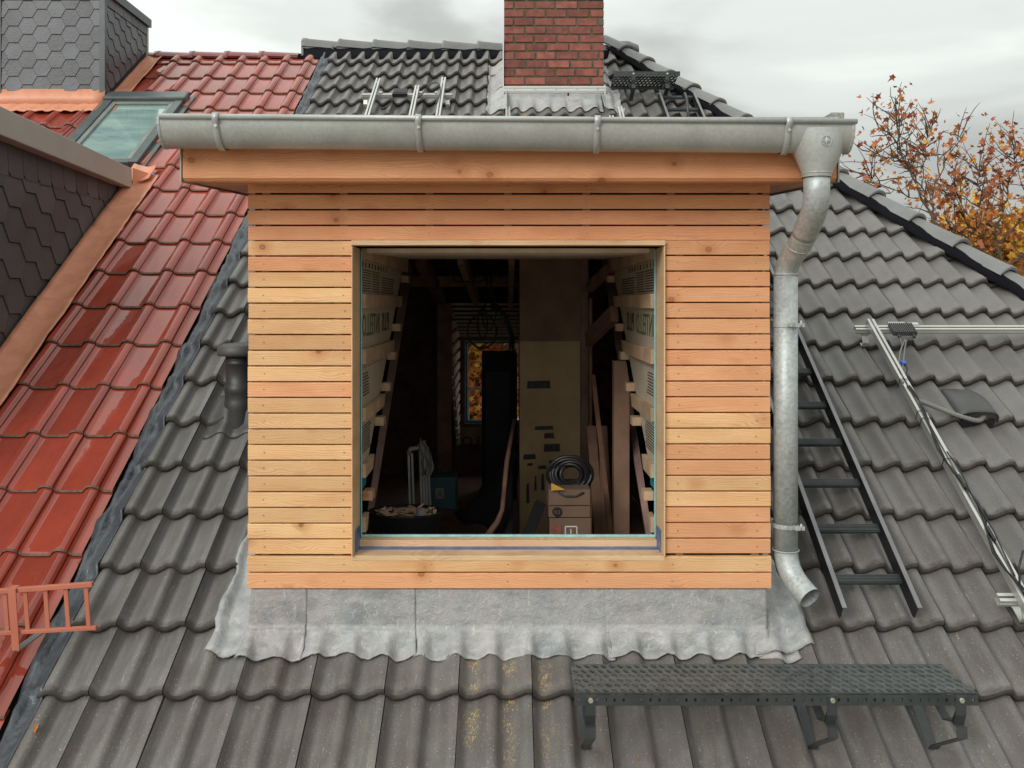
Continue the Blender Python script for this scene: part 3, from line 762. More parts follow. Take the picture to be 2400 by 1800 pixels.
q = MB(); q.box(CX0 - .014, CX0 - .002, CY0 - .02, CY1 - .2, 2.0, 2.55); q.build('side_strip', M['white_al'], CH); q = MB(); q.box(CX1 + .002, CX1 + .014, CY0 - .02, CY1 - .2, 2.0, 2.1); q.build('side_strip', M['white_al'], CH)
q = MB()
for k in range(5): q.tube([(CX0 + .1 + .2 * k, CY0 - .028, cz0 - .042), (CX0 + .1 + .2 * k, CY0 - .018, cz0 - .042)], .006, 6)
q.build('screw', M['steel'], CH, kind='stuff')
def ch_apron(x0, x1, m, z_off=0, sag=.0):
    gr = []
    for i in range(13):
        t = i / 12; row = []
        for j in range(int((x1 - x0) / .012) + 2):
            x = x0 + (x1 - x0) * j / (int((x1 - x0) / .012) + 1)
            sb = s_of(243); 
            if t < .45:
                tz = t / .45; zt = cz0 - .065; pb = R(x, sb + .1, 0.03)
                p = Vector((x, CY0 - .012 - .02 * tz, zt + (pb.z - zt) * tz))
                p.y = (CY0 - .012) * (1 - tz) + pb.y * tz if pb.y < CY0 else CY0 - .012
            else:
                tt_ = (t - .45) / .55; s = sb + .1 - .27 * tt_ - sag * tt_ * fbm(x * 3, 2)
                p = R(x, s, roof_h(x, s) * tt_ + .016 + .006 * fbm(x * 20, s * 20, 3))
            row.append(p)
        gr.append(row)
    mb = MB(); mb.sheet(gr, (0, .003, -.003)); return mb.build('lead_apron', M[m], CH)
ch_apron(CX0 + .02, .60, 'lead'); ch_apron(.585, CX1 - .02, 'lead', sag=.03)
def drape(parent, x0, x1, s0, s1, m, name='lead_sheet', lift=.014, n=26, nx=12, wob=.02, up_edge=None, seed=0):
    gr = []
    for i in range(n + 1):
        s = s0 + (s1 - s0) * i / n; row = []
        for j in range(nx + 1):
            t = j / nx; x = x0 + (x1 - x0) * t
            xx = x + wob * fbm(s * 6, seed + 1.3) * (1 if t in (0, 1) else .6) * (1 - t if up_edge == 'R' else t if up_edge == 'L' else 1)
            h = roof_h(xx, s) * .85 + lift + .007 * fbm(xx * 18, s * 16, seed)
            if up_edge == 'R': h = h * (1 - t ** 3) + .08 * t ** 3
            if up_edge == 'L': h = h * (1 - (1 - t) ** 3) + .08 * (1 - t) ** 3
            row.append(R(xx, s + .012 * fbm(xx * 8, seed) * (1 if i in (0, n) else 0), h))
        gr.append(row)
    mb = MB(); mb.sheet(gr, R(0, 0, -.004) - R(0, 0, 0)); return mb.build(name, M[m], parent)
drape(CH, -.19, CX0 + .03, s_of(268), s_of(213), 'lead', seed=1, up_edge='R')
drape(CH, -.18, CX0 + .01, s_of(214), s_of(152), 'lead_pink', seed=2, up_edge='R')
drape(CH, CX1 - .03, 1.10, s_of(266), s_of(203), 'lead', seed=3, up_edge='L')
drape(CH, CX1, 1.05, s_of(206), s_of(150), 'lead_pink', seed=4, up_edge='L')

# ------------------------------------------------------------------ dormer
D = thing('dormer', 'new flat roofed dormer clad in fresh larch boards with an open window hole', 'dormer', (0, 3.9, -1.4))
YF = 3.84                    # front of the boards
k_ = YF / 2100
zpx = lambda py, Y=YF: (710 - py) * Y / 2100
xpx = lambda px, Y=YF: (px - 1188) * Y / 2100
XL, XR = xpx(580), xpx(1805)
OL, OR_ = xpx(843, YF + .15), xpx(1539, YF + .15); ZT, ZB = zpx(587, YF + .15), zpx(1262, YF + .15)
FL, FR = xpx(825), xpx(1558)             # outer edges of the window trim
# structure of the front wall behind the boards (black membrane), with the hole
w_ = MB(); yb0, yb1 = YF + .045, YF + .20
zbot = zpx(1455)
w_.box(XL + .02, OL - .012, yb0, yb1, zbot, .62); w_.box(OR_ + .012, XR - .02, yb0, yb1, zbot, .62)
w_.box(OL - .012, OR_ + .012, yb0, yb1, ZT + .012, .62); w_.box(OL - .012, OR_ + .012, YF + .062, yb1, zbot, ZB - .082)
w_.build('front_wall', M['void'], D)
cw = MB()                     # cheeks (outer) running back into the slope
for x0, x1 in ((XL + .022, XL + .13), (XR - .13, XR - .022)):
    prof_ = [(yb0, zbot), (7.4, zbot + (7.4 - yb0) * ST / CT + .03), (7.4, .75), (yb0, .62)]
    prof_ = [(yb0, -1.44), (yb0, .62), (7.0, .72), (7.0, Z0 + (7.0 - Y0) * ST / CT - .1), (3.95, Z0 + (3.95 - Y0) * ST / CT - .1)]
    cw.prism([(a, b) for a, b in prof_], (x0, 0, 0), (0, 1, 0), (0, 0, 1), (1, 0, 0), 0, x1 - x0)
cw.build('cheek_wall', M['void'], D)
# larch boards: rhombus section, own mesh each
mats_l = [M['larch'], M['larch_o'], M['larch_r']]
rb = random.Random(11)
M['screw'] = mat('screw_head', (.45, .36, .25), .4, metal=.5)
def board(x0, x1, zt, zb_, m, yj=0, name='board', slant=.009):
    q = MB(); y0 = YF + yj; y1 = y0 + .022
    pr = [(y0, zb_ + .002), (y0 + .002, zb_), (y1, zb_ + slant), (y1, zt + .002), (y0 + .003, zt), (y0, zt - .003)]
    q.prism(pr, (x0, 0, 0), (0, 1, 0), (0, 0, 1), (1, 0, 0), 0, x1 - x0)
    o = q.build(name, m, D); return o
py = [421, 456, 493, 530]; ph = [31, 33.5, 33.5, 33]
screws = []
for a, h, m in zip(py, ph, (1, 1, 2, 2)):
    board(XL + rb.uniform(0, .003), XR - rb.uniform(0, .003), zpx(a), zpx(a + h), mats_l[m], rb.uniform(0, .002)); screws += [(p_, zpx(a + h / 2)) for p_ in (620, 803, 1005, 1190, 1375, 1575, 1770)]
for k in range(20):
    a = 565 + k * 36.87; h = 33.6
    cl = 0 if rb.random() < (.35 if k < 3 else .85) else rb.choice([1, 1, 2])
    board(XL + rb.uniform(0, .004), FL - .003, zpx(a), zpx(a + h), mats_l[cl], rb.uniform(0, .003))
    cr = rb.choice([1, 1, 1, 2, 0]) if k < 17 else rb.choice([0, 1])
    board(FR + .004, XR + (k * .00022) - rb.uniform(0, .004), zpx(a - 1.5), zpx(a + h - 1.5), mats_l[cr], rb.uniform(0, .003))
    screws += [(618, zpx(a + 16)), (1773, zpx(a + 15))]
    screws += [(1590, zpx(a + 15)), (806, zpx(a + 16))]
for a, m in ((1305, 0), (1344, 1)):
    board(XL, XR + .005, zpx(a), zpx(a + 35.5), mats_l[m]); screws += [(p_, zpx(a + 18)) for p_ in (620, 805, 1010, 1190, 1375, 1575, 1775)]
s_ = MB()
for px, z in screws:
    x = xpx(px + rb.uniform(-2, 2)); s_.tube([(x, YF + .001, z), (x, YF - .0012, z)], .003, 6)
s_.build('screw', M['screw'], D, kind='stuff')
# counter battens seen through the joints
bt = MB()
for px in (620, 803, 1005, 1190, 1375, 1575, 1770): bt.box(xpx(px) - .016, xpx(px) + .016, YF + .024, YF + .044, zpx(560), zpx(424))
for px in (618, 790, 1595, 1773): bt.box(xpx(px) - .016, xpx(px) + .016, YF + .024, YF + .044, zpx(1372), zpx(562))
bt.build('counter_batten', M['batten'], D)
# window trim
yt = YF - .022
def wbox(name, m, *a, parent=D, bevel=.002, **k): q = MB(); q.box(*a); return q.build(name, M[m], parent, bevel=bevel, **k)
wf = D
ZS = zpx(1303) + .001
wbox('window_trim', 'pale_wood', FL, FR, yt, YF + .175, ZT + .012, zpx(564))
wbox('window_trim', 'pale_wood', FL, OL - .003, yt + .004, YF + .175, ZS, ZT + .010)
wbox('window_trim', 'pale_wood', OR_ + .003, FR, yt + .004, YF + .175, ZS, ZT + .010)
ZS = zpx(1303) + .001
wbox('window_sill', 'pale_wood', FL, FR, YF - .002, YF + .18, ZS - .022, ZS)
wbox('sill_timber', 'pale_wood', OL, OR_, YF + .136, YF + .19, ZS, ZB - .004)
wbox('sealing_tape', 'blue', OL, OR_, YF + .092, YF + .136, ZS + .0005, ZS + .003, bevel=0)
wbox('sealing_tape', 'blue', OL - .001, OL + .0025, YF + .05, YF + .14, ZS, ZB + .06, bevel=0)
wbox('sealing_tape', 'blue', OR_ - .0025, OR_ + .001, YF + .05, YF + .14, ZS, ZB + .06, bevel=0)
for a in ((OL - .002, OL + .003, YF + .176, YF + .20, ZB, ZT + .005), (OR_ - .003, OR_ + .002, YF + .176, YF + .20, ZB, ZT + .005), (OL, OR_, YF + .19, YF + .20, ZB - .0035, ZB + .006)):
    wbox('edge_tape', 'cyan' if a[4] == ZB and a[1] - a[0] < .1 and a[0] > 0 or a[1] - a[0] > .1 else 'teal', *a, bevel=0)
q = MB(); q.box(OL + .003, OL + .006, YF + .172, YF + .178, ZB, ZT); q.build('edge_bead', M['cyan'], D); q = MB(); q.box(OR_ - .006, OR_ - .003, YF + .172, YF + .178, ZB, ZT); q.build('edge_bead', M['cyan'], D)
# fascia, soffit, roof deck
YFA = 3.60; XFL, XFR = xpx(428, YFA), 1.325
q = MB(); q.prism([(YFA, .49 + .012), (YFA + .012, .49), (YFA + .04, .49), (YFA + .04, .66), (YFA, .66)], (XFL, 0, 0), (0, 1, 0), (0, 0, 1), (1, 0, 0), 0, XFR - XFL); q.build('fascia_board', M['larch_r'], D)
for i in range(3):
    x0 = XFL + .002; y0 = YFA + .042 + i * .078
    if i < 2: q = MB(); q.box(XFL, XFR, y0, y0 + .076, .505, .523); q.build('soffit_board', M['larch_r'], D)
for sx, x0, x1 in ((-1, XFL, XL + .018), (1, XR - .018, XFR)):
    q = MB(); q.add([(x0, YFA + .2, .505), (x1, YFA + .2, .505), (x1, 7.0, .70), (x0, 7.0, .70), (x0, YFA + .2, .523), (x1, YFA + .2, .523), (x1, 7.0, .72), (x0, 7.0, .72)],
          [(0, 1, 2, 3), (4, 7, 6, 5), (0, 4, 5, 1), (2, 6, 7, 3), (1, 5, 6, 2), (0, 3, 7, 4)]); q.build('soffit_board', M['larch_r'], D)
    xe = XFL - .004 if sx < 0 else XFR + .004
    q = MB(); q.prism([(YFA - .004, .485), (7.0, .685), (7.0, .9), (YFA - .004, .70)], (xe - .006 if sx < 0 else xe, 0, 0), (0, 1, 0), (0, 0, 1), (1, 0, 0), 0, .006); q.build('verge_metal', M['galv_trim'] if sx < 0 else M['zinc'], D)
q = MB(); q.add([(XFL, YFA + .0, .662), (XFR, YFA, .662), (XFR, 7.3, .86), (XFL, 7.3, .86), (XFL, YFA, .69), (XFR, YFA, .69), (XFR, 7.3, .89), (XFL, 7.3, .89)],
      [(0, 1, 2, 3), (4, 7, 6, 5), (0, 4, 5, 1), (2, 6, 7, 3), (1, 5, 6, 2), (0, 3, 7, 4)]); q.build('roof_deck', M['anth'], D)
# lead apron under the boards
def apron(x0, x1, m, lift=.010, lo=None, topx0=None, topx1=None, sag=0, seed=0, ytop=1372):
    n = max(6, int((x1 - x0) / .01)); gr = []; yw = YF + .03; 
    for i in range(21):
        t = i / 20; row = []
        for j in range(n + 1):
            u_ = j / n; xb = x0 + (x1 - x0) * u_; xt = (topx0 if topx0 is not None else x0) + ((topx1 if topx1 is not None else x1) - (topx0 if topx0 is not None else x0)) * u_
            sw = (yw - Y0) / CT
            s_lo = s_of(1542) if lo is None else lo
            if t < .42:
                a = t / .42; x = xt + (xb - xt) * a * .3
                p = Vector((x, yw - .012 - lift * .4 + .003 * fbm(x * 9, a * 3, seed), zpx(ytop, yw) * (1 - a) + (R(0, sw, .045).z) * a))
            else:
                a = (t - .42) / .58; x = xt + (xb - xt) * (.3 + .7 * a)
                s = sw + .012 - (sw + .012 - s_lo) * a + .022 * a * fbm(x * 5, seed + 4.) + .006 * a * fbm(x * 23, seed)
                blend = min(1, a * 1.8)
                h = .045 * (1 - blend) + (roof_h(x, s) * .9 + .006) * blend + lift + .007 * fbm(x * 20, s * 20, seed) + .004 * a * sin(x * 61 + 9 * fbm(x * 3, seed))
                p = R(x, s, h)
                if a < .12: p.y = min(p.y, yw - .012)
            row.append(p)
        gr.append(row)
    mb = MB(); mb.sheet(gr, (0, .004, -.004)); return mb.build('lead_apron', M[m], D)
apron(xpx(690), xpx(978), 'lead', .012, topx0=xpx(716), topx1=xpx(972), seed=2)
apron(xpx(960), xpx(1440), 'lead', .006, topx0=xpx(965), topx1=xpx(1425), seed=3)
apron(xpx(1425), xpx(1800), 'lead', .012, topx0=xpx(1418), topx1=xpx(1800), seed=5)
apron(xpx(560), xpx(712), 'lead_pink', .018, topx0=xpx(588), topx1=xpx(718), seed=7, lo=s_of(1550))
# corner pieces dressed round the sides
def corner(pts_lo, pts_hi, m, seed, n=26):
    gr = []
    for i in range(n + 1):
        t = i / n; row = []
        for j in range(13):
            u_ = j / 12
            a = Vector(pts_lo[0]).lerp(Vector(pts_lo[1]), u_); b = Vector(pts_hi[0]).lerp(Vector(pts_hi[1]), u_)
            e_ = a.lerp(b, t); x, s, h = e_
            x += .014 * fbm(s * 8, seed) + .008 * sin(s * 21 + seed); 
            if i == 0: s += .02 * sin(u_ * pi) * -1
            row.append(R(x, s, h + roof_h(x, s) * .8 + .008 * fbm(x * 15, s * 15, seed)))
        gr.append(row)
    mb = MB(); mb.sheet(gr, R(0, 0, -.004) - R(0, 0, 0)); return mb.build('lead_corner', M[m], D)
a0, s0_ = RX(485, 1528); a1, _ = RX(612, 1535)
corner([(a0, s0_, .016), (a1 - .05, s0_ - .01, .024)], [(-1.235, s_of(1235), .02), (-1.09, s_of(1235), .09)], 'lead', 1.5)
a0, s0_ = RX(1772, 1535); a1, _ = RX(1908, 1510)
corner([(a0, s0_ + .0, .030), (a1, s0_ + .05, .018)], [(1.08, s_of(1235), .09), (1.20, s_of(1235), .02)], 'lead', 3.5)
corner([(a0 + .01, s0_ - .012, .012), (a1 - .08, s0_ - .02, .010)], [(a0, s0_ + .1, .012), (a1 - .07, s0_ + .1, .01)], 'lead_pink', 4.5, n=10)
# side lead soakers beside both cheeks further up
for k in range(8):
    s0 = .75 + k * .45
    for x0, x1 in ((-1.17, -1.09), (1.10, 1.18)):
        q = MB(); rbox(q, x0, x1, s0, s0 + .46, .0, .012 + .002 * (k % 2)); q.build('lead_soaker', M['lead'], D)

# ---- inside of the dormer: lined cheeks with battens and printed membrane
inz = lambda py, Y: (710 - py) * Y / 2100
for sx, xw in ((-1, OL - .004), (1, OR_ + .004)):
    q = MB(); pr = [(YF + .2, ZB - .1), (YF + .2, .238), (5.80, .30), (5.80, .285), (4.02, -.90), (3.96, ZB - .1)]
    xx = xw if sx > 0 else xw - .06
    q.prism(pr, (xx, 0, 0), (0, 1, 0), (0, 0, 1), (1, 0, 0), 0, .06); q.build('side_lining', M['membrane'], D)
    lim = lambda z: 4.02 + (z + .90) * (5.80 - 4.02) / 1.185
    for z1, hgt, ov in ((.285, .088, .0), (.04, .064, .06), (-.21, .066, .03), (-.474, .062, .05), (-.727, .062, .04), (-.965, .07, .03)):
        yend = min(lim(z1 - hgt * .2) + ov * .5, 5.78); t = .022
        q = MB(); x0 = xw + (.001 if sx < 0 else -.001 - t)
        ye1 = max(yend, YF + .27)
        q.prism([(YF + .201, z1 - hgt), (YF + .201, z1), (ye1 + .03, z1), (ye1 - .02, z1 - hgt)], (x0, 0, 0), (0, 1, 0), (0, 0, 1), (1, 0, 0), 0, t); q.build('batten', M['batten'], D)
    for z1 in (.17, -.12, -.27, -.42, -.57, -.86):          # short batten ends poking out
        ye = max(lim(z1), YF + .3); q = MB(); x0 = xw + (.001 if sx < 0 else -.045); q.box(x0, x0 + .044, ye - .05, ye + .03, z1 - .042, z1); q.build('batten_end', M['batten'], D)
    q = MB(); x0 = xw + (.001 if sx < 0 else -.003); q.prism([(YF + .201, -.845), (YF + .201, -.792), (max(lim(-.80), YF + .35), -.792), (max(lim(-.86), YF + .33), -.845)], (x0, 0, 0), (0, 1, 0), (0, 0, 1), (1, 0, 0), 0, .002); q.build('tape_band', M['teal'], D)
# ceiling: narrow laths across
for k in range(7):
    y = YF + .24 + k * .27; z = .226 + (y - YF) * .033
    q = MB(); q.box(OL - .005, OR_ + .005, y, y + .11, z - .004, z + .02); q.build('ceiling_lath', M['lath'], D)
q = MB(); q.prism([(YF + .2, .265), (YF + .2, .30), (5.9, .37), (5.9, .335)], (OL - .06, 0, 0), (0, 1, 0), (0, 0, 1), (1, 0, 0), 0, OR_ - OL + .12); q.build('ceiling_board', M['board_in'], D)
# printing on the membrane, read from behind
def text_mesh(body, size, name, m, extr=.0006):
    cu = bpy.data.curves.new(name, 'FONT'); cu.body = body; cu.size = size; cu.align_x = 'CENTER'; cu.extrude = extr; cu.resolution_u = 2
    ob = bpy.data.objects.new(name, cu); COL.objects.link(ob); bpy.context.view_layer.update()
    me = bpy.data.meshes.new_from_object(ob.evaluated_get(bpy.context.evaluated_depsgraph_get())); bpy.data.objects.remove(ob); bpy.data.curves.remove(cu)
    me.materials.clear(); me.materials.append(m); me.name = name; return me
def place_text(me, parent, O, U, V, name='lettering', mirror=False, sc=(1, 1)):
    U = Vector(U).normalized(); V = Vector(V).normalized(); Nn = U.cross(V)
    m2 = me.copy()
    T = Matrix(((U.x * sc[0], V.x * sc[1], Nn.x, O[0]), (U.y * sc[0], V.y * sc[1], Nn.y, O[1]), (U.z * sc[0], V.z * sc[1], Nn.z, O[2]), (0, 0, 0, 1)))
    if mirror: T = T @ Matrix.Diagonal((-1, 1, 1, 1))
    O_ = Vector(O)
    for v in m2.vertices: v.co = (T @ v.co) - O_
    o = bpy.data.objects.new(name, m2); o.location = O_; return link(o, parent)
big = text_mesh('INTELLO', .15, 'lettering', M['print_green']); plus = text_mesh('PLUS', .13, 'lettering', M['print'])
for sx, xw in ((-1, OL - .003 + .0008), (1, OR_ + .003 - .0008)):
    u_ = (0, 1, 0) if sx < 0 else (0, -1, 0)
    for y in (4.36,): place_text(big, D, (xw, y, -.155), u_, (0, 0, 1), mirror=True, sc=(.95, 1.0))
    place_text(plus, D, (xw, 4.86, -.15), u_, (0, 0, 1), mirror=True, sc=(1.0, 1.1))
    # small print as rows of dashes
    q = MB(); rr = random.Random(5 + sx)
    for (ya, yb, za, zb2, dz) in ((4.07, 4.32, .15, .05, .012), (4.38, 4.62, .15, .05, .012), (4.7, 5.2, .13, .05, .013), (4.10, 4.25, -.33, -.43, .014), (4.07, 4.3, -.57, -.70, .013)):
        z = za
        while z > zb2:
            y = ya
            while y < yb:
                l = rr.uniform(.015, .05); q.box(xw - .0007, xw + .0007, y, y + l, z, z + dz * .4); y += l + .008
            z -= dz
    for k in range(9):
        y = 4.07 + k * .1; q.box(xw - .0007, xw + .0007, y, y + rr.uniform(.015, .04), .165, .19)
    for k in range(12):
        y = 4.07 + k * .06; q.box(xw - .0007, xw + .0007, y, y + .01, -.30, -.295)
    q.build('small_print', M['print'], D, kind='stuff')

# ------------------------------------------------------------------ attic room (setting)
at_room = MB()
FZ = -1.95
q = MB(); q.box(-1.95, 2.05, 3.3, 10.3, FZ - .1, FZ); q.build('floor', M['floor_in'], kind='structure')
def room_side(x, name):
    zr = lambda y: Z0 + (y - Y0) * ST / CT - .42
    q = MB(); q.prism([(3.3, FZ), (10.3, FZ), (10.3, .62), (7.05, .62), (7.05, zr(7.05)), (3.3, zr(3.3))], (x, 0, 0), (0, 1, 0), (0, 0, 1), (1, 0, 0), 0, .1); q.build(name, M['board_in'], kind='structure')
room_side(-1.95, 'wall_left'); room_side(1.95, 'wall_right')
WX0, WX1, WZ0, WZ1 = -.465, .75, -1.36, -.44  # right part widened out of sight behind the pillar to let more light in
q = MB()
q.box(-1.95, WX0, 10.2, 10.3, FZ, .6); q.box(WX1, 2.05, 10.2, 10.3, FZ, .6); q.box(WX0, WX1, 10.2, 10.3, FZ, WZ0); q.box(WX0, WX1, 10.2, 10.3, WZ1, .6)
q.build('wall_back', M['dark_wood'], kind='structure')
q = MB(); q.box(-1.95, 2.05, 7.05, 10.3, .55, .6); q.build('ceiling', M['board_in'], kind='structure')
q = MB()                       # dark slope lining either side of and below the dormer opening
def lin(x0, x1, s0, s1): 
    a = [R(x0, s0, -.34), R(x1, s0, -.34), R(x1, s1, -.34), R(x0, s1, -.34)]; b = [p + Vector((0, -ST, CT)) * .02 for p in a]
    q.add(a + b, [(3, 2, 1, 0), (4, 5, 6, 7), (0, 1, 5, 4), (1, 2, 6, 5), (2, 3, 7, 6), (3, 0, 4, 7)])
lin(-1.95, OL - .07, -.6, 4.5); lin(OR_ + .07, 2.05, -.6, 4.5); lin(OL - .07, OR_ + .07, -.6, .33)
q.build('slope_lining', M['board_in'], kind='structure')

# far window and far dormer niche
fw = thing('far_window', 'small bright window at the far end of the dark attic, autumn leaves outside', 'window', (-.2, 10.2, WZ0))
q = MB()
for a in ((WX0, WX0 + .02, WZ0, WZ1), (WX1 - .02, WX1, WZ0, WZ1), (WX0, WX1, WZ0, WZ0 + .02), (WX0, WX1, WZ1 - .02, WZ1)): q.box(a[0], a[1], 10.17, 10.28, a[2], a[3])
q.build('frame', M['teal'], fw)
q = MB(); q.box(WX0 - .012, WX0, 10.16, 10.2, WZ0 - .012, WZ1 + .012); q.box(WX0, WX1, 10.16, 10.2, WZ0 - .014, WZ0); q.box(WX0, WX1, 10.16, 10.2, WZ1, WZ1 + .012); q.build('edge_tape', M['cyan'], fw)
q = MB(); q.box(WX0, WX1, 10.6, 10.63, -1.03, -1.0); q.box(WX0, WX0 + .02, 10.6, 10.63, -1.6, -1.0); q.build('outer_rail', M['whitep'], fw)
nic = thing('far_niche', 'slatted ceiling and battened side of the far window niche', 'cladding', (-.54, 9.2, FZ))
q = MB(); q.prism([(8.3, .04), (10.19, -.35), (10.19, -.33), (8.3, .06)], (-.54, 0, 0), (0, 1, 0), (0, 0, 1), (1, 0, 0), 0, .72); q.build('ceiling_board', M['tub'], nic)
for k in range(9):
    y = 8.32 + k * .215; z = -.02 - (y - 8.3) * .205
    q = MB(); q.box(-.54, .14, y, y + .10, z, z + .022); q.build('ceiling_lath', M['lath'], nic)
for k in range(13):
    z = -.06 - k * .12; yend = min(10.18, 8.35 + k * .13)
    q = MB(); q.box(-.56, -.53, yend, 10.19, z - .075, z); q.build('batten', M['lath'], nic)
q = MB(); q.add([(-.565, 8.3, .0), (-.565, 10.19, .0), (-.565, 10.19, -1.7), (-.575, 8.3, .0), (-.575, 10.19, .0), (-.575, 10.19, -1.7)], [(0, 1, 2), (5, 4, 3), (0, 3, 4, 1), (1, 4, 5, 2), (2, 5, 3, 0)]); q.build('side_panel', M['membrane'], nic)
q = MB(); q.box(-.53, .15, 10.15, 10.19, FZ + .35, WZ0 - .05); q.build('sill_panel', M['batten'], nic)
ft = text_mesh('INTELLO', .16, 'lettering', M['print']); place_text(ft, nic, (-.2, 10.148, -1.62), (1, 0, 0), (0, 0, 1), mirror=True)

# interior timber frame
def timber(name, label, a, b, w, h, m='dark_wood', cat='beam', up=(0, 0, 1), group=None):
    q = MB(); q.bar(a, b, w, h, up); o = q.build(name, M[m], None, bevel=.003); return tag(o, label, cat, group)
timber('timber_post', 'upright square timber post at the right inside the window', at(1455, 845, 5.2), Vector((at(1455, 845, 5.2).x, 5.2, FZ)), .09, .09, 'postwood', 'post', up=(0, 1, 0))
timber('timber_stud', 'thin upright stud beside the papered pillar', at(1384, 700, 6.3), Vector((at(1384, 700, 6.3).x, 6.3, FZ)), .02, .05, 'dark_wood', 'post', up=(0, 1, 0))
timber('diagonal_brace', 'upper diagonal brace near the ceiling at the right', at(1380, 675, 6.2), at(1440, 620, 5.5), .05, .06, 'dark_wood', 'brace')
timber('diagonal_brace', 'lower broad diagonal brace at the right', at(1380, 795, 6.2), at(1440, 735, 5.5), .05, .10, 'postwood', 'brace')
timber('ceiling_beam', 'slanting beam end under the ceiling left of the cables', at(1080, 604, 6.4), at(1117, 706, 8.2), .05, .10, 'batten')
timber('ceiling_beam', 'straight beam running back beside the cables', at(1199, 604, 6.4), at(1197, 708, 8.2), .045, .10, 'batten')
timber('ceiling_beam', 'dark cross beam behind the hanging cables', at(960, 660, 7.6), at(1215, 660, 7.6), .1, .09, 'dark_wood')
timber('ceiling_beam', 'dark sloping rafter at the left inside', at(985, 610, 6.6), at(1035, 700, 8), .07, .10, 'dark_wood')
for k, (x0, x1) in enumerate(((1021, 1055),)):
    q = MB(); a = at(x0, 0, 8.0).x; b = at(x1, 0, 8.0).x; q.box(a, b, 8.2, 8.26, FZ, 0); tag(q.build('partition_panel', M['dark_wood'], None), 'dark brown panelled partition left of the far window', 'partition')
for j, (a, b) in enumerate((((1390, 880), (1432, 1255)), ((1386, 1000), (1405, 1262)), ((1412, 1000), (1425, 1262)), ((1390, 1090), (1418, 1255)))):
    timber('leaning_plank', ['long thin plank leaning from upper left to lower right', 'broad plank leaning nearest the pillar', 'plank leaning upright next to the square post', 'short low plank leaning behind the boxes'][j], at(*a, 5.9), at(*b, 5.3), .03 if j == 0 else .06, .025, 'dark_wood' if j == 0 else 'postwood', 'plank', up=(0, 1, 0), group='planks leaning inside')
# papered pillar
pil = thing('papered_pillar', 'pillar covered with yellowed board and torn pictures inside', 'pillar', (.32, 6.6, FZ))
q = MB(); q.box(at(1218, 0, 6.6).x, at(1360, 0, 6.6).x, 6.6, 7.2, FZ, inz(800, 6.6)); q.build('panel', M['paper'], pil)
q = MB(); q.box(at(1218, 0, 6.6).x, at(1362, 0, 6.6).x, 6.602, 7.2, inz(800, 6.6), .6); q.build('upper_panel', M['paper_d'], pil)
q = MB(); q.box(at(1361, 0, 6.6).x, at(1378, 0, 6.6).x, 6.57, 7.2, FZ, .6); q.build('corner_post', M['board_in'], pil)
for x0, y0, x1, y1 in ((1235, 892, 1290, 911), (1253, 998, 1297, 1008), (1275, 1014, 1299, 1028), (1274, 1040, 1313, 1059), (1226, 1064, 1256, 1077), (1235, 1085, 1249, 1092), (1261, 1090, 1281, 1100), (1286, 1078, 1300, 1086), (1233, 1132, 1241, 1180), (1252, 1115, 1258, 1150), (1268, 1110, 1276, 1150)):
    q = MB(); a = at(x0, y0, 6.598); b = at(x1, y1, 6.598); q.prism([(a.x, b.z), (b.x, b.z + .003), (b.x - .004, a.z), (a.x + .004, a.z - .004)], (0, 0, 0), (1, 0, 0), (0, 0, 1), (0, -1, 0), -6.599, -6.596); q.build('paper_scrap', M['pic'], pil)
# dark cabinet at the far end
cab = thing('dark_cabinet', 'tall dark cabinet standing in front of the far window', 'cabinet', (-.1, 8.9, FZ))
q = MB(); q.box(at(1129, 0, 8.9).x, at(1212, 0, 8.9).x, 8.9, 9.4, FZ, inz(828, 8.9)); q.build('body', M['tub'], cab)
q = MB(); q.box(at(1138, 0, 8.88).x, at(1194, 0, 8.88).x, 8.885, 8.899, FZ + .1, inz(873, 8.88)); q.build('door', M['cabinet'], cab)
# hanging cables
hc = MB()
def arc_px(cx, cy, rx, ry, Y, n=28, a0=0, a1=2 * pi, dy=.0):
    return [at(cx + rx * cos(a0 + (a1 - a0) * i / n), cy + ry * sin(a0 + (a1 - a0) * i / n), Y + dy * i / n) for i in range(n + 1)]
hc.tube(arc_px(1130, 776, 34, 40, 6.9), .008, 6); hc.tube(arc_px(1131, 758, 11, 34, 6.9), .007, 6); hc.tube(arc_px(1146, 730, 16, 44, 6.9, a0=-pi / 2, a1=pi), .006, 6)
for a, b, c in ((1148, 1135, 605), (1150, 1152, 605), (1140, 1160, 610)):
    hc.tube([at(a, c, 6.9), at(a + 2, c + 60, 6.9), at(b, c + 120, 6.9)], .007, 6)
for k in range(4): hc.tube([at(1155 + 3 * k, 712, 6.9), at(1180 + 3 * k, 740, 6.9), at(1196 + 3 * k, 790, 6.92), at(1192 + 4 * k, 830, 6.95)], .006, 6)
for k in range(4): hc.tube(arc_px(1075 + 24 * k, 645, 14, 16, 7.0, a0=0, a1=pi), .006, 6)
hc.tube([at(1148, 628, 6.9), at(1175, 652, 6.9), at(1205, 640, 6.9), at(1212, 615, 6.9)], .012, 6)
tag(hc.build('hanging_cables', M['cable'], None), 'tangle of black cables looped down from the attic ceiling', 'cables')
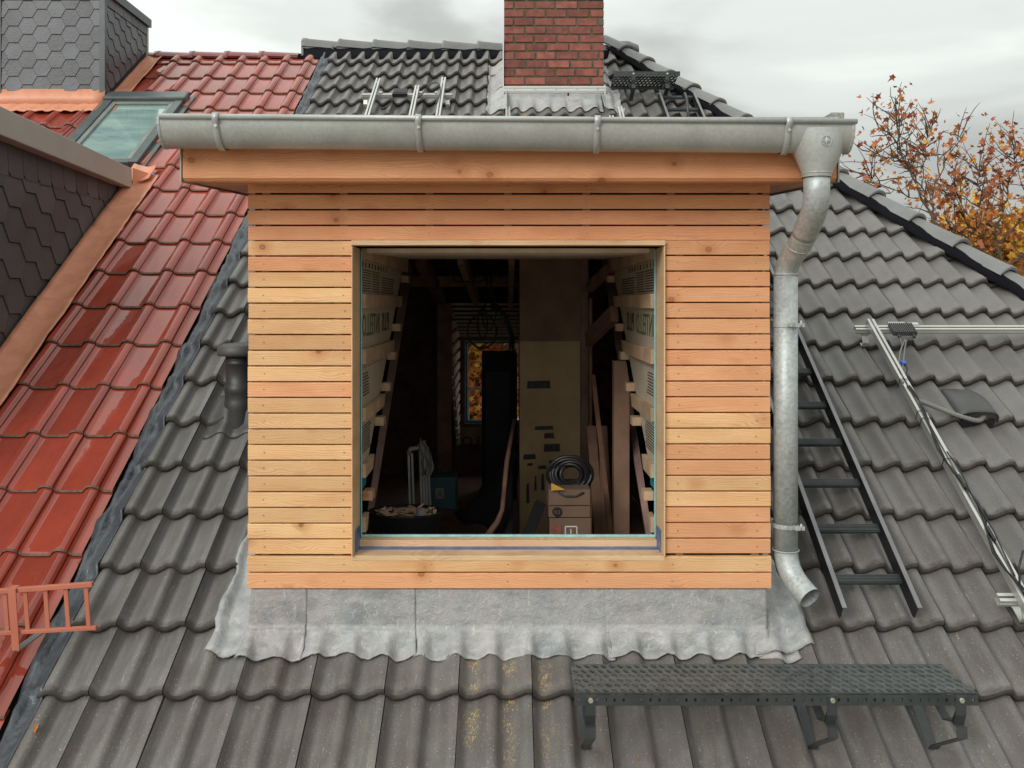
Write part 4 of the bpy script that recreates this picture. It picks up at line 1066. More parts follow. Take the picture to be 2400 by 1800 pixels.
# boxes and hose
bx_lab = ['open cardboard box under the coiled hose, topmost of its stack', 'flat cardboard box with round dark logo, middle of its stack', 'cardboard box at the bottom of the stack just above the sill']
for k, (x0, y0, x1, y1) in enumerate(((1286, 1148, 1384, 1186), (1286, 1187, 1384, 1214), (1288, 1215, 1386, 1300))):
    t = thing('cardboard_box', bx_lab[k], 'box', at((x0 + x1) / 2, y1, 4.95), 'cardboard boxes stacked inside')
    a = at(x0, y0, 4.8); b = at(x1, y1, 4.8); q = MB(); q.box(a.x, b.x, 4.8, 5.1, b.z + .002, a.z); q.build('carton', M['cardboard'], t, bevel=.004)
    if k == 1:
        c = at(1306, 1200, 4.797); q = MB(); q.tube([(c.x, 4.799, c.z), (c.x, 4.795, c.z)], .026, 20); q.build('round_logo', M['tub'], t)
        place_text(text_mesh('K2', .028, 'lettering', M['cardboard']), t, (c.x, 4.794, c.z - .01), (1, 0, 0), (0, 0, 1))
    if k == 0: q = MB(); q.tube([at(1309, 1154, 4.796), at(1325, 1163, 4.796), at(1350, 1163, 4.796), at(1368, 1154, 4.796)], .006, 6); q.build('curved_print', M['print'], t)
    if k == 2: q = MB(); a = at(1290, 1232, 4.797); b = at(1316, 1262, 4.797); q.box(a.x, b.x, 4.795, 4.799, b.z, a.z); q.build('red_label', M['brick'], t)
hs = MB()
for k in range(8):
    hs.tube([at(1336 + 2 * sin(k * 2) + (52 - 4 * k) * cos(a) , 1112 + (42 - 3 * k) * sin(a), 4.95 + .02 * sin(k * 3 + a)) for a in [2 * pi * i / 36 for i in range(36)]], .011, 8, closed=True)
tag(hs.build('coiled_hose', M['cable'], None), 'thick black hose coiled on top of the open box', 'hose')
q = MB(); q.add([at(1292, 1132, 4.78), at(1325, 1148, 4.78), at(1292, 1150, 4.78), at(1292, 1132, 4.785), at(1325, 1148, 4.785), at(1292, 1150, 4.785)], [(0, 1, 2), (5, 4, 3), (0, 3, 4, 1), (1, 4, 5, 2), (2, 5, 3, 0)])
tag(q.build('yellow_sheet', M['leaf3'], None), 'small yellow triangle of card sticking out of the open box', 'card')
q = MB()
for a, b in (((1325, 1234), (1325, 1262)), ((1352, 1234), (1352, 1262)), ((1325, 1234), (1352, 1234)), ((1338, 1240), (1338, 1262))): q.bar(at(*a, 4.5), at(*b, 4.5), .005, .005, (0, 1, 0))
tag(q.build('plastic_clip', M['whitep'], None), 'small white plastic clip frame standing behind the window sill', 'clip')
# left: stand, cloth, bag, tub, tarp, shovel
st = thing('folding_stand', 'folded pale metal trestle standing upright at the left inside', 'trestle', at(975, 1210, 5.1))
for k, x in enumerate((958, 966, 984, 990, 996, 1002)):
    q = MB(); a = at(x, 1062 if k < 2 else 1048, 5.1 + .02 * k); q.bar(a, Vector((at(x + 4, 1210, 5.1).x, 5.1 + .02 * k, inz(1215, 5.1))), .011, .02, (0, 1, 0)); q.build('leg', M['alu_dull'], st)
q = MB(); q.tube([at(957, 1066, 5.1), at(962, 1052, 5.1), at(980, 1050, 5.1), at(990, 1046, 5.1)], .014, 8); q.build('top_bar', M['alu_dull'], st)
q = MB(); gr = []
for i in range(14):
    t = i / 13; gr.append([at(978 + 10 * sin(t * 2) + (30 - 12 * abs(t - .55)) * j / 11 + 2 * sin(i + j), 1030 + 82 * t + 4 * sin(j * 1.3) + 10 * (1 - t) * (abs(j - 5) / 5) ** 2, 5.05 + .02 * sin(j * 1.8)) for j in range(12)])
q.sheet(gr, (0, .006, 0)); tag(q.build('hanging_cloth', M['cloth'], None), 'crumpled grey cloth hung over the folded trestle', 'cloth')
bag = thing('teal_bag', 'dark teal bag with a pale square logo on the attic floor', 'bag', at(1035, 1192, 5.6))
q = MB(); a = at(1003, 1118, 5.6); b = at(1069, 1195, 5.6); q.prism([(a.x, b.z), (b.x, b.z), (b.x - .004, a.z), (a.x + .006, a.z - .004)], (0, 5.6, 0), (1, 0, 0), (0, 0, 1), (0, 1, 0), 0, .2); q.build('body', M['tealbag'], bag, bevel=.01)
q = MB(); a = at(1021, 1144, 5.597); b = at(1041, 1169, 5.597); q.box(a.x, b.x, 5.594, 5.599, b.z, a.z); q.build('logo_patch', M['cloth'], bag)
place_text(text_mesh('A', .055, 'lettering', M['tealbag']), bag, ((a.x + b.x) / 2, 5.593, b.z + .012), (1, 0, 0), (0, 0, 1))
tub = thing('rubble_tub', 'round black tub heaped with wood scraps behind the left sill corner', 'tub', at(945, 1290, 4.5))
c = at(945, 1212, 4.52); q = MB(); n = 28
gr = [[Vector((c.x + r_ * cos(2 * pi * j / n), c.y + .1 + r_ * .75 * sin(2 * pi * j / n), c.z + z)) for j in range(n + 1)] for r_, z in ((.15, -.25), (.19, 0), (.197, .008), (.19, .012), (.18, -.02), (.15, -.1))]
q.sheet(gr); q.build('shell', M['tub'], tub)
q = MB(); rr = random.Random(8)
for k in range(90):
    a = rr.uniform(0, 2 * pi); r_ = .15 * sqrt(rr.random()); p = Vector((c.x + r_ * cos(a), c.y + .1 + r_ * .7 * sin(a), c.z - .02 + rr.uniform(0, .035)))
    d = Vector((rr.uniform(-1, 1), rr.uniform(-1, 1), rr.uniform(-.4, .4))).normalized() * rr.uniform(.015, .04); q.bar(p - d, p + d, rr.uniform(.008, .02), .005)
q.build('wood_scraps', M['batten'], tub, kind='stuff')
q = MB(); c2 = at(987, 1200, 4.5); gr = [[Vector((c2.x + r_ * cos(2 * pi * j / 14), c2.y + r_ * sin(2 * pi * j / 14), c2.z + z)) for j in range(15)] for r_, z in ((.03, -.012), (.022, .012), (.016, .02), (.001, .021))]
q.sheet(gr); tag(q.build('paper_cup', M['cloth'], None), 'pale upturned paper cup on the heap of wood scraps', 'cup')
q = MB(); gr = []
for i in range(12):
    t = i / 11; gr.append([at(1205 - (140 * t) * (1 - j / 9) - 8 * sin(j), 1060 + 150 * t + 60 * (j / 9) * t + 8 * sin(j * 1.7 + i), 5.7 - .7 * t * (j / 9)) for j in range(10)])
q.sheet(gr, (0, .01, 0)); tag(q.build('black_tarp', M['tarp'], None), 'black tarpaulin heaped on the floor left of the pillar', 'tarpaulin')
q = MB(); q.tube([at(1205, 985, 5.6), at(1188, 1080, 5.3), at(1177, 1195, 5.1), at(1165, 1225, 5.05), at(1142, 1256, 5.0)], [.013, .014, .014, .017, .02], 8); tag(q.build('tool_handle', M['dark_wood'], None), 'curved wooden tool handle leaning left of the papered pillar', 'tool')
q = MB(); q.bar(at(1268, 1178, 4.9), at(1236, 1262, 4.7), .06, .02, (0, 1, 0)); tag(q.build('black_board', M['tub'], None), 'narrow black board leaning between pillar and boxes', 'board')
q = MB(); q.tube([at(1478, 1160, 5.6), at(1502, 1190, 5.6), at(1505, 1215, 5.6), at(1530, 1230, 5.6)], .004, 5); tag(q.build('thin_cable', M['cable'], None), 'thin cable trailing right of the square post', 'cable')

# ------------------------------------------------------------------ gutter
GT = thing('roof_gutter', 'long half round zinc gutter across the front of the wooden dormer', 'gutter', (0, 3.52, .6))
GY, GR = 3.525, .078
gzl, gzr = .638, .617
def gz(x): return gzl + (gzr - gzl) * (x + 1.36) / 2.74
GX0, GX1 = -1.336, 1.330
def gutter_sec(x, r, a0=pi, a1=2 * pi, n=14): return [Vector((x, GY + r * cos(a0 + (a1 - a0) * i / n), gz(x) + .076 + r * 1.36 * sin(a0 + (a1 - a0) * i / n))) for i in range(n + 1)]
q = MB(); gr = [gutter_sec(GX0 + (GX1 - GX0) * k / 40, GR) for k in range(41)]
q.sheet(gr); gr2 = [gutter_sec(GX0 + (GX1 - GX0) * k / 40, GR - .002) for k in range(41)]; q.sheet(gr2)
q.build('trough', M['zinc'], GT)
q = MB(); q.tube([(GX0, GY - GR - .004, gz(GX0) + .08), (GX1 + .015, GY - GR - .004, gz(GX1) + .08)], .0105, 12); q.build('bead', M['zinc'], GT)
q = MB(); q.box(GX0, GX1, GY + GR - .001, GY + GR + .001, gz(0) + .07, gz(0) + .12); q.build('back_upstand', M['zinc'], GT)
for x, sg in ((GX0, -1), (GX1, 1)):
    q = MB(); g1 = gutter_sec(x, GR + .003); g2 = [p + Vector((sg * .012, 0, 0)) for p in g1]
    q.add(g1 + g2, [list(range(len(g1))), list(range(len(g1), 2 * len(g1)))[::-1]] + [(i, i + 1, len(g1) + i + 1, len(g1) + i) for i in range(len(g1) - 1)] + [(0, len(g1), 2 * len(g1) - 1, len(g1) - 1)])
    q.build('end_cap', M['zinc'], GT, bevel=.003)
for px in (507, 981, 1400, 1848):
    x = xpx(px, 3.45); q = MB(); gr = []
    for dx in (-.012, .012):
        row = [Vector((x + dx + .012 * (i / 14 - .3), p.y, p.z)) for i, p in enumerate(gutter_sec(x, GR + .006))][:12]
        row = [Vector((x + dx, GY - GR + .018, gz(x) + .100)), Vector((x + dx, GY - GR - .016, gz(x) + .092)), Vector((x + dx, GY - GR - .0175, gz(x) + .070))] + row[1:]
        gr.append(row)
    q.sheet(gr, (0, .004, .002)); br = q.build('bracket', M['zinc'], GT)
    q = MB(); q.tube([(x, GY - GR - .006, gz(x) + .045), (x, GY - GR - .0095, gz(x) + .045)], .0065, 12); q.build('rivet', M['zinc'], br)
# outlet funnel
OX = xpx(1921, 3.5); q = MB(); n = 26
def ring(cx, cy, cz, rx, ry, tl=0): return [Vector((cx + rx * cos(2 * pi * j / n), cy + ry * sin(2 * pi * j / n), cz + tl * cos(2 * pi * j / n))) for j in range(n + 1)]
zt = gz(OX)
gr = [ring(OX - .004, GY, zt + .058, .150, .084), ring(OX - .004, GY, zt + .035, .128, .0855), ring(OX - .002, GY, zt + .0, .108, .086), ring(OX, GY, zt - .06, .080, .075), ring(OX - .002, GY, zt - .10, .060, .060), ring(OX - .004, GY, zt - .125, .056, .056)]
q.sheet(gr); q.build('outlet', M['zinc'], GT)
# compass star emblem pressed into the outlet
q = MB(); ec = Vector((xpx(1937, 3.44), GY - .0885, (710 - 330) * 3.44 / 2100))
q.tube([ec + Vector((.019 * cos(a), 0, .019 * sin(a))) for a in [2 * pi * i / 24 for i in range(24)]], .0014, 5, closed=True)
for k in range(8):
    a = k * pi / 4; L_ = .021 if k % 2 == 0 else .013; t = Vector((cos(a), 0, sin(a))); u2 = Vector((-sin(a), 0, cos(a)))
    q.add([ec + t * L_, ec + u2 * .0045 + Vector((0, -.001, 0)), ec - u2 * .0045 + Vector((0, -.001, 0)), ec + Vector((0, -.004, 0))], [(0, 1, 3), (0, 3, 2)])
q.build('star_emblem', M['galv'], GT)
# downpipe
DP = thing('downpipe', 'galvanised downpipe with a double bend at the right corner of the dormer', 'drainpipe', (1.2, 3.85, -1.2))
PX = 1.201; PY = 3.86
def bez(p0, p1, p2, p3, n=14): return [((1 - t) ** 3) * p0 + 3 * t * (1 - t) ** 2 * p1 + 3 * t * t * (1 - t) * p2 + t ** 3 * p3 for t in [i / n for i in range(n + 1)]]
pa = Vector((OX - .003, GY, zt - .11)); 
z1 = at(0, 505, 3.6).z; 
A1 = Vector((OX - .003, GY, z1 + .06))
Bm = Vector(((OX + PX) / 2 + .01, (GY + PY) / 2, at(0, 560, 3.7).z)); dr = Vector((PX - OX, PY - GY, -.36)).normalized()
q = MB(); up_ = [pa] + bez(A1 + Vector((0, 0, .03)), A1 - Vector((0, 0, .06)), Bm - dr * .11, Bm - dr * .02, 12); q.tube(up_, .0505, 24); q.build('upper_bend', M['galv'], DP)
lo = bez(Bm - dr * .035, Bm + dr * .08, Vector((PX, PY, .20)), Vector((PX, PY, .10)), 12); q = MB(); q.tube(lo, .0488, 24); q.build('lower_bend', M['galv'], DP)
zs = at(0, 1290, PY).z
q = MB(); q.tube([(PX, PY, .125), (PX, PY, zs)], .0505, 28); q.build('straight_pipe', M['galv'], DP)
sh = bez(Vector((PX, PY, zs + .03)), Vector((PX, PY, zs - .07)), Vector((PX + .012, PY - .03, zs - .11)), Vector((PX + .062, PY - .125, zs - .165)), 14)
q = MB(); q.tube(sh, .0495, 26, caps=False); q.tube(sh[3:], .0475, 26, caps=False)
q.build('shoe', M['galv'], DP)
for z, r_ in ((zs + .004, .0545), (pa.z + .0, .0575), (.122, .053)):
    c = Vector((PX, PY, z)) if z < .2 else Vector((pa.x, pa.y, z)); q = MB(); q.tube([c + Vector((r_ * cos(a), r_ * sin(a), 0)) for a in [2 * pi * i / 28 for i in range(28)]], .003, 6, closed=True); q.build('pipe_bead', M['galv'], DP)
q = MB(); c = lo[3]; q.tube([c + (Vector((1, 0, 0)) - dr * dr.x).normalized() * .052 * cos(a) + dr.cross((Vector((1, 0, 0)) - dr * dr.x).normalized()) * .052 * sin(a) for a in [2 * pi * i / 28 for i in range(28)]], .002, 6, closed=True); q.build('pipe_bead', M['galv'], DP)
for py_ in (762, 1237):
    z = at(0, py_, PY - .05).z; q = MB()
    gr = [[Vector((PX + .054 * cos(a), PY + .054 * sin(a), z + dz)) for a in [2 * pi * i / 26 for i in range(27)]] for dz in (-.0095, .0095)]
    q.sheet(gr); q.bar((PX + .02, PY - .058, z), (PX + .06, PY - .058, z), .02, .016); q.tube([(PX + .0, PY - .056, z), (PX + .0, PY - .070, z)], .007, 8); q.tube([(PX + .045, PY - .066, z - .006), (PX + .045, PY - .066, z + .02)], .005, 6)
    q.bar((PX - .05, PY + .01, z + .02), (XR - .02, PY + .05, z + .035), .006, .006); cl = q.build('pipe_clamp', M['galv'], DP)
# stone block and plate on the dormer roof edge
sb = thing('stone_block', 'speckled grey stone block weighing down a black mat above the gutter', 'block', (1.3, 3.62, .7))
a = at(1948, 263, 3.75); b = at(1978, 284, 3.75); q = MB(); q.box(a.x, b.x + .003, 3.75, 3.85, .69, a.z); q.build('block', M['granite'], sb, bevel=.004)
q = MB(); q.add([at(1915, 284, 3.8), at(1948, 270, 3.78), at(1948, 284, 3.78), at(1915, 284, 3.95), at(1948, 270, 3.95), at(1948, 284, 3.95)], [(0, 1, 2), (5, 4, 3), (0, 3, 4, 1), (1, 4, 5, 2), (2, 5, 3, 0)]); q.build('mat_fold', M['black'], sb)

# ------------------------------------------------------------------ roof ladder
LD = thing('roof_ladder', 'black metal roof ladder lying up the grey tiles behind the downpipe', 'ladder', R(1.6, .2, .08))
lx0, lx1 = 1.446, 1.770; s_lo = s_of(1425, .12); s_hi = s_of(216, .12)
for x, sg in ((lx0, 1), (lx1, 1)):
    q = MB(); rbox(q, x - .002, x + .002, s_lo, s_hi, .05, .118); q.build('side_rail', M['black'], LD)
    q = MB(); rbox(q, x - .003, x + .017, s_lo, s_hi, .118, .122); q.build('rail_flange', M['ladder_e'], LD)
    q = MB(); rbox(q, x - .002, x + .013, s_lo + .01, s_hi, .046, .05); q.build('rail_foot', M['black'], LD)
ss = s_of(1356, .09); k = 0
while ss + .29 * k < s_hi - .02:
    s = ss + .29 * k; q = MB(); rbox(q, lx0 + .003, lx1 - .003, s - .018, s + .022, .072, .088)
    for m_ in range(5): rbox(q, lx0 + .004, lx1 - .004, s - .016 + m_ * .0085, s - .0115 + m_ * .0085, .088, .092)
    for m_ in range(2): q.box(lx0 + .004, lx1 - .004, 0, 0, 0, 0) if False else rbox(q, lx0 + .004, lx1 - .004, s - .0215, s - .018, .0735 + m_ * .008, .078 + m_ * .008)
    q.build('rung', M['anth'], LD); k += 1
q = MB(); q.tube([R(1.66, s_of(232, .1), .13), R(1.66, s_of(236, .1), .17), R(1.655, s_of(250, .1), .17), R(1.65, s_of(272, .1), .08)], .014, 8); q.build('ladder_hook', M['anth'], LD)

# ------------------------------------------------------------------ walkway gratings
def grate_cells(mb, x0, x1, v0, v1, nx, nv, T, hx_=.31, hv=.40, stagger=True, lean=.3):
    dx = (x1 - x0) / nx; dv = (v1 - v0) / nv
    for j in range(nv):
        off = (dx / 2 if (j % 2 and stagger) else 0)
        for i in range(nx + (1 if off else 0)):
            a = max(x0, x0 + i * dx - off); b = min(x1, x0 + (i + 1) * dx - off)
            if b - a < dx * .9: mb.box(a, b, v0 + j * dv, v0 + (j + 1) * dv, 0, .002, T=T); continue
            cx = (a + b) / 2; cv = v0 + (j + .5) * dv
            o = [(a, v0 + j * dv), (cx, v0 + j * dv), (b, v0 + j * dv), (b, cv), (b, v0 + (j + 1) * dv), (cx, v0 + (j + 1) * dv), (a, v0 + (j + 1) * dv), (a, cv)]
            inn = []
            for ang in (225, 270, 315, 0, 45, 90, 135, 180):
                r_ = radians(ang); yy = sin(r_) * dv * hv; inn.append((cx + cos(r_) * dx * hx_ + yy * -lean, cv + yy))
            vs = [T(p[0], p[1], .003) for p in o] + [T(p[0], p[1], .003) for p in inn] + [T(p[0], p[1], -.004) for p in inn]
            mb.add(vs, [(q_, (q_ + 1) % 8, 8 + (q_ + 1) % 8, 8 + q_) for q_ in range(8)] + [(8 + q_, 8 + (q_ + 1) % 8, 16 + (q_ + 1) % 8, 16 + q_) for q_ in range(8)])
def walkway(name, label, x0, x1, yf, z, wid, zback, nx, nv, brs, foot_s, parent=None, kind='big'):
    w = thing(name, label, 'roof step', R((x0 + x1) / 2, foot_s, 0), 'perforated roof steps')
    T = lambda a, b, c: Vector((a, yf + b, z + c + (zback - z) * b / wid))
    q = MB(); grate_cells(q, x0, x1, 0, wid, nx, nv, T); q.build('tread_plate', M['anth_l'], w)
    q = MB(); T2 = lambda a, b, c: Vector((a, yf - .001 - c, z - b)); grate_cells(q, x0 - .003, x1 + .003, .0, .040, nx, 1, T2, .16, .2, False, 0)
    q.box(x0 - .003, x1 + .003, yf - .004, yf + .004, z + .002, z + .006); q.build('front_rim', M['anth'], w)
    q = MB(); q.box(x0, x1, yf + wid, yf + wid + .003, zback - .035, zback + .003); q.build('back_rim', M['anth'], w)
    for bx in brs:
        b = MB(); wd = .019
        foot = R(bx, foot_s, .0); f2 = R(bx, foot_s, .10)
        # curved upper bow under the tread, clamp and the U shaped foot strut
        top = Vector((bx, yf - .006, z - .035))
        kn = Vector((bx, yf + .01, z - .115))
        sbk = foot_s + .27; back = R(bx, sbk, .01)
        path = [top + Vector((0, 0, .03)), top, Vector((bx, yf - .006, z - .075)), kn]
        bow = [Vector((bx, yf - .004, z - .06)), Vector((bx, yf + .03, z - .115)), Vector((bx, yf + .10, z - .14)), Vector((bx, yf + .17, z - .11)), Vector((bx, yf + .22, z - .03))]
        def strap(pts, wd_, th=.005):
            gr = [[p + Vector((sx_ * wd_, 0, 0)) for sx_ in (-1, 1)] for p in pts]; b.sheet(gr, (0, .004, .003), smooth=False)
        strap(path, wd); strap(bow, wd * .9)
        st1 = Vector((bx, yf + .012, z - .105)); st2 = Vector((bx, yf - .012, z - .125)); 
        strap([Vector((bx, yf + .05, z - .112)), st2 + Vector((0, 0, .006)), st2 + Vector((0, -.004, -.03)), foot + (R(0, 0, .03) - R(0, 0, 0)), foot + Vector((0, .006, -.0)), back], wd)
        b.build('bracket', M['anth'], w)
        q = MB(); q.tube([(bx, yf - .004, z - .018), (bx, yf - .016, z - .018)], .0095, 6); q.build('bolt', M['steel'], w)
    return w
walkway('roof_step', 'long perforated walkway grating on brackets at the lower right of the roof', .249, 1.715, 3.27, -1.428, .262, -1.428, 45, 6, (.305, 1.185, 1.655), s_of(1758))
walkway('roof_step', 'short perforated step high up on the roof right of the brick chimney', 1.02, 1.64, 8.5, 2.19, .30, 2.13, 17, 6, (1.20, 1.52), s_of(236))

# ------------------------------------------------------------------ mounting rails
def rail(mb, x0, x1, s0, s1, h0, h1, along_x):
    # C profile: base, two side webs, two lips
    if along_x:
        w = s1 - s0
        rbox(mb, x0, x1, s0, s1, h0, h0 + .004); rbox(mb, x0, x1, s0, s0 + .003, h0 + .004, h1); rbox(mb, x0, x1, s1 - .003, s1, h0 + .004, h1)
        rbox(mb, x0, x1, s0 + .003, s0 + w * .36, h1 - .004, h1); rbox(mb, x0, x1, s1 - w * .36, s1 - .003, h1 - .004, h1)
        rbox(mb, x0, x1, s0 - .003, s0, h0 + .012, h0 + .018)
    else:
        w = x1 - x0
        rbox(mb, x0, x1, s0, s1, h0, h0 + .004); rbox(mb, x0, x0 + .003, s0, s1, h0 + .004, h1); rbox(mb, x1 - .003, x1, s0, s1, h0 + .004, h1)
        rbox(mb, x0 + .003, x0 + w * .36, s0, s1, h1 - .004, h1); rbox(mb, x1 - w * .36, x1 - .003, s0, s1, h1 - .004, h1)
def frame(label, loc): return thing('solar_rack', label, 'mounting rails', loc, 'solar mounting rails')
def hook(parent, x, s, big=1):
    q = MB(); g_ = [R(x, s + .12, -.01), R(x, s + .02, .02), R(x, s - .045, .02), R(x, s - .05, .05), R(x, s - .01, .085), R(x, s + .02, .085)]
    gr = [[p + Vector((sx_ * .018, 0, 0)) for sx_ in (-1, 1)] for p in g_]; q.sheet(gr, R(0, 0, .006) - R(0, 0, 0), smooth=False); q.build('roof_hook', M['alu'], parent)
    q = MB(); rbox(q, x - .022, x + .022, s - .018, s + .03, .085, .098); q.tube([R(x, s, .098), R(x, s, .108)], .007, 6); q.build('clamp', M['alu'], parent)
F1 = frame('aluminium rail frame at the far right with a long sloping rail carrying cables', R(2.25, .3, .1))
sx1 = s_of(772, .12)
q = MB(); rail(q, 2.125, 3.9, sx1 - .02, sx1 + .022, .098, .135, True); q.build('cross_rail', M['alu'], F1)
sx2 = s_of(1405, .12); q = MB(); rail(q, 2.13, 3.2, sx2 - .02, sx2 + .022, .098, .135, True); q.build('cross_rail', M['alu'], F1)
q = MB(); rail(q, 2.198, 2.240, s_of(1490, .16), s_of(752, .16), .136, .175, False); q.build('long_rail', M['alu'], F1)
hook(F1, 2.19, sx1); hook(F1, 2.255, sx2)
q = MB(); rbox(q, 2.34, 2.44, sx1 + .022, sx1 + .05, .11, .14); rbox(q, 2.46, 2.52, sx1 + .022, sx1 + .045, .11, .14); q.build('rail_clamp', M['alu'], F1)
cb = MB()
L1 = [R(2.20 + .02 * sin(k * .9) + .012, s_of(905, .18) + (s_of(1470, .18) - s_of(905, .18)) * k / 16, .18 + .004 * sin(k)) for k in range(17)]
cb.tube(L1, .0045, 6); cb.tube([p + Vector((.012 * cos(k * 1.3), 0, .003)) for k, p in enumerate(L1)], .0045, 6)
cb.tube([R(2.225, s_of(1060, .18), .185), R(2.24, s_of(1110, .18), .18), R(2.225, s_of(1160, .18), .19), R(2.235, s_of(1250, .18), .185), R(2.22, s_of(1350, .18), .18)], .004, 6)
for p0, p1 in (((2244, 1115), (2262, 1145)), ((2312, 1236), (2330, 1268))):
    xa, sa = RX(*p0, .18); xb, sb2 = RX(*p1, .18); cb.bar(R(xa, sa, .185), R(xb, sb2, .185), .014, .014)
cb.tube([at(2398, 1290, 3.9), at(2388, 1330, 3.88), at(2390, 1370, 3.87), at(2399, 1392, 3.87)], .005, 6)
tag(cb.build('rail_cables', M['cable'], None), 'black solar cables tied along the long sloping rail at the right', 'cables')
q = MB()
for py_ in (893, 968, 985, 1080):
    s = s_of(py_, .17); q.bar(R(2.188, s - .012, .13), R(2.193, s + .006, .178), .003, .003); q.bar(R(2.193, s + .006, .180), R(2.246, s + .006, .180), .003, .003)
tag(q.build('cable_ties', M['cable'], None), 'black cable ties round the long sloping rail', 'cable ties', kind='stuff')
op = thing('power_optimizer', 'ribbed dark grey converter box clamped to the rail above the roof vent', 'converter', R(2.36, sx1, .14))
q = MB(); rbox(q, 2.325, 2.468, sx1 - .085, sx1 + .008, .136, .155); 
for k in range(12): rbox(q, 2.327 + k * .0118, 2.333 + k * .0118, sx1 - .085, sx1 + .008, .155, .166)
q.build('housing', M['plastic2'], op)
for x in (2.352, 2.44): q = MB(); q.tube([R(x, sx1 - .085, .148), R(x, sx1 - .115, .146)], .009, 8); q.build('cable_gland', M['plastic'], op)
RP = lambda a, b, h: R(*(RX(a, b, h) + (h,)))
q = MB(); q.tube(smooth([RP(2121, 796, 0.146), RP(2108, 827, 0.130), RP(2105, 869, 0.150), RP(2113, 895, 0.175)]), .0045, 7)
q.tube(smooth([RP(2124, 797, 0.146), RP(2119, 827, 0.130), RP(2117, 852, 0.150), RP(2113, 873, 0.160), RP(2116, 905, 0.178)]), .0045, 7)
q.tube(smooth([R(2.352, sx1 - .11, .146), R(2.36, sx1 - .16, .12), R(2.33, sx1 - .2, .09)]), .0045, 7); q.build('lead', M['conduit'], op)
q = MB(); q.tube(smooth([RP(2117, 854, 0.150), RP(2127, 860, 0.140), RP(2124, 880, 0.150), RP(2116, 900, 0.178)]), .004, 7); q.build('lead', M['cable'], op)
q = MB(); xa, sa = RX(2117, 852, .15); rbox(q, xa - .012, xa + .012, sa - .012, sa + .012, .14, .162); q.build('blue_tag', M['bluetag'], op)
q = MB(); xa, sa = RX(2193, 1062, .05); q.tube([R(xa - .01, sa + .04, .1), R(xa - .005, sa + .015, .07), R(xa + .012, sa - .01, .05)], .006, 6); tag(q.build('earth_wire', M['green'], None), 'yellow green earth wire end beside the long rail', 'wire')
# upper left frame
F2 = frame('aluminium rail frame with three uprights high on the grey roof left of the chimney', R(-.95, s_of(260), .1))
s2 = s_of(224, .12)
q = MB(); rail(q, -1.365, -.515, s2 - .02, s2 + .022, .098, .135, True); q.build('cross_rail', M['alu'], F2)
for x, yt_ in ((-1.243, 186), (-.852, 203), (-.612, 184)):
    q = MB(); rail(q, x - .021, x + .021, s_of(300, .16), s_of(yt_, .16), .136, .175, False); q.build('long_rail', M['alu'], F2)
hook(F2, -1.335, s2); hook(F2, -.56, s2)
q = MB()
for x in (-1.19, -.815, -.665): rbox(q, x - .014, x + .014, s2 + .0, s2 + .03, .136, .15)
q.build('rail_clamp', M['alu'], F2)
op2 = thing('power_optimizer', 'grey converter box clamped to the cross rail left of the chimney', 'converter', R(-1.0, s2, .14))
q = MB(); rbox(q, -1.07, -.94, s2 - .03, s2 + .065, .136, .156); 
for k in range(12): rbox(q, -1.068 + k * .0107, -1.063 + k * .0107, s2 - .03, s2 + .065, .156, .165)
q.build('housing', M['plastic2'], op2); q = MB(); rbox(q, -1.075, -.935, s2 - .05, s2 - .03, .125, .16); q.build('connector_block', M['cable'], op2)
q = MB(); q.tube([R(-1.05, s2 - .05, .14), R(-1.08, s2 - .12, .1), R(-1.13, s2 - .17, .06)], .005, 6); q.tube([R(-1.13, s2 - .16, .06), R(-1.17, s2 - .18, .06)], .011, 6)
q.tube(smooth([R(-.955, s2 - .05, .14), R(-.90, s2 - .16, .12), R(-.80, s2 - .1, .15), R(-.74, s2 + .08, .19), R(-.68, s2 + .14, .2), R(-.63, s2 + .09, .19), R(-.62, s2 - .1, .185), R(-.645, s2 - .35, .185)]), .005, 6)
q.build('lead', M['cable'], op2)
# single rails peeping over the gutter by the chimney
for k, (x, py_, lab) in enumerate(((.009, 253, 'short aluminium rail end over the gutter at the left foot of the chimney'), (1.02, 253, 'leaning aluminium rail end over the gutter right of the chimney'), (.925, 274, 'barely visible aluminium rail tip just above the gutter under the chimney corner'))):
    q = MB(); rail(q, x - .021, x + .021, s_of(380, .16), s_of(py_, .16), .136, .175, False); tag(q.build('mounting_rail', M['alu'], None), lab, 'rail', 'solar mounting rails')

# ------------------------------------------------------------------ roof vent with conduit
RV = thing('roof_vent', 'dark grey hooded roof vent with a conduit among the right hand tiles', 'roof vent', R(2.58, s_of(985), 0))
xv, sv_ = RX(2290, 985); q = MB(); gr = []
for i in range(9):
    t = i / 8; s = sv_ - .02 + .29 * t; w = .115 * (1 - .3 * t ** 3) ; hh = .085 * (1 - t ** 2.6) + .006
    row = []
    for j in range(15):
        a = pi * j / 14; ca = cos(a); sa_ = sin(a)
        row.append(R(xv - .01 - w * (abs(ca) ** .7) * (1 if ca > 0 else -1), s, hh * (sa_ ** .5) - .01))
    gr.append(row)
q.sheet(gr, R(0, 0, -.004) - R(0, 0, 0)); q.build('hood', M['plastic2'], RV)
q = MB(); fr_ = gr[0]; q.add([p + R(0, .012, 0) - R(0, 0, 0) for p in fr_], [tuple(range(len(fr_)))]); q.build('front_plate', M['plastic2'], RV)
q = MB(); rbox(q, xv - .105, xv + .085, sv_ - .025, sv_ - .006, -.02, .022); q.build('grille', M['cable'], RV)
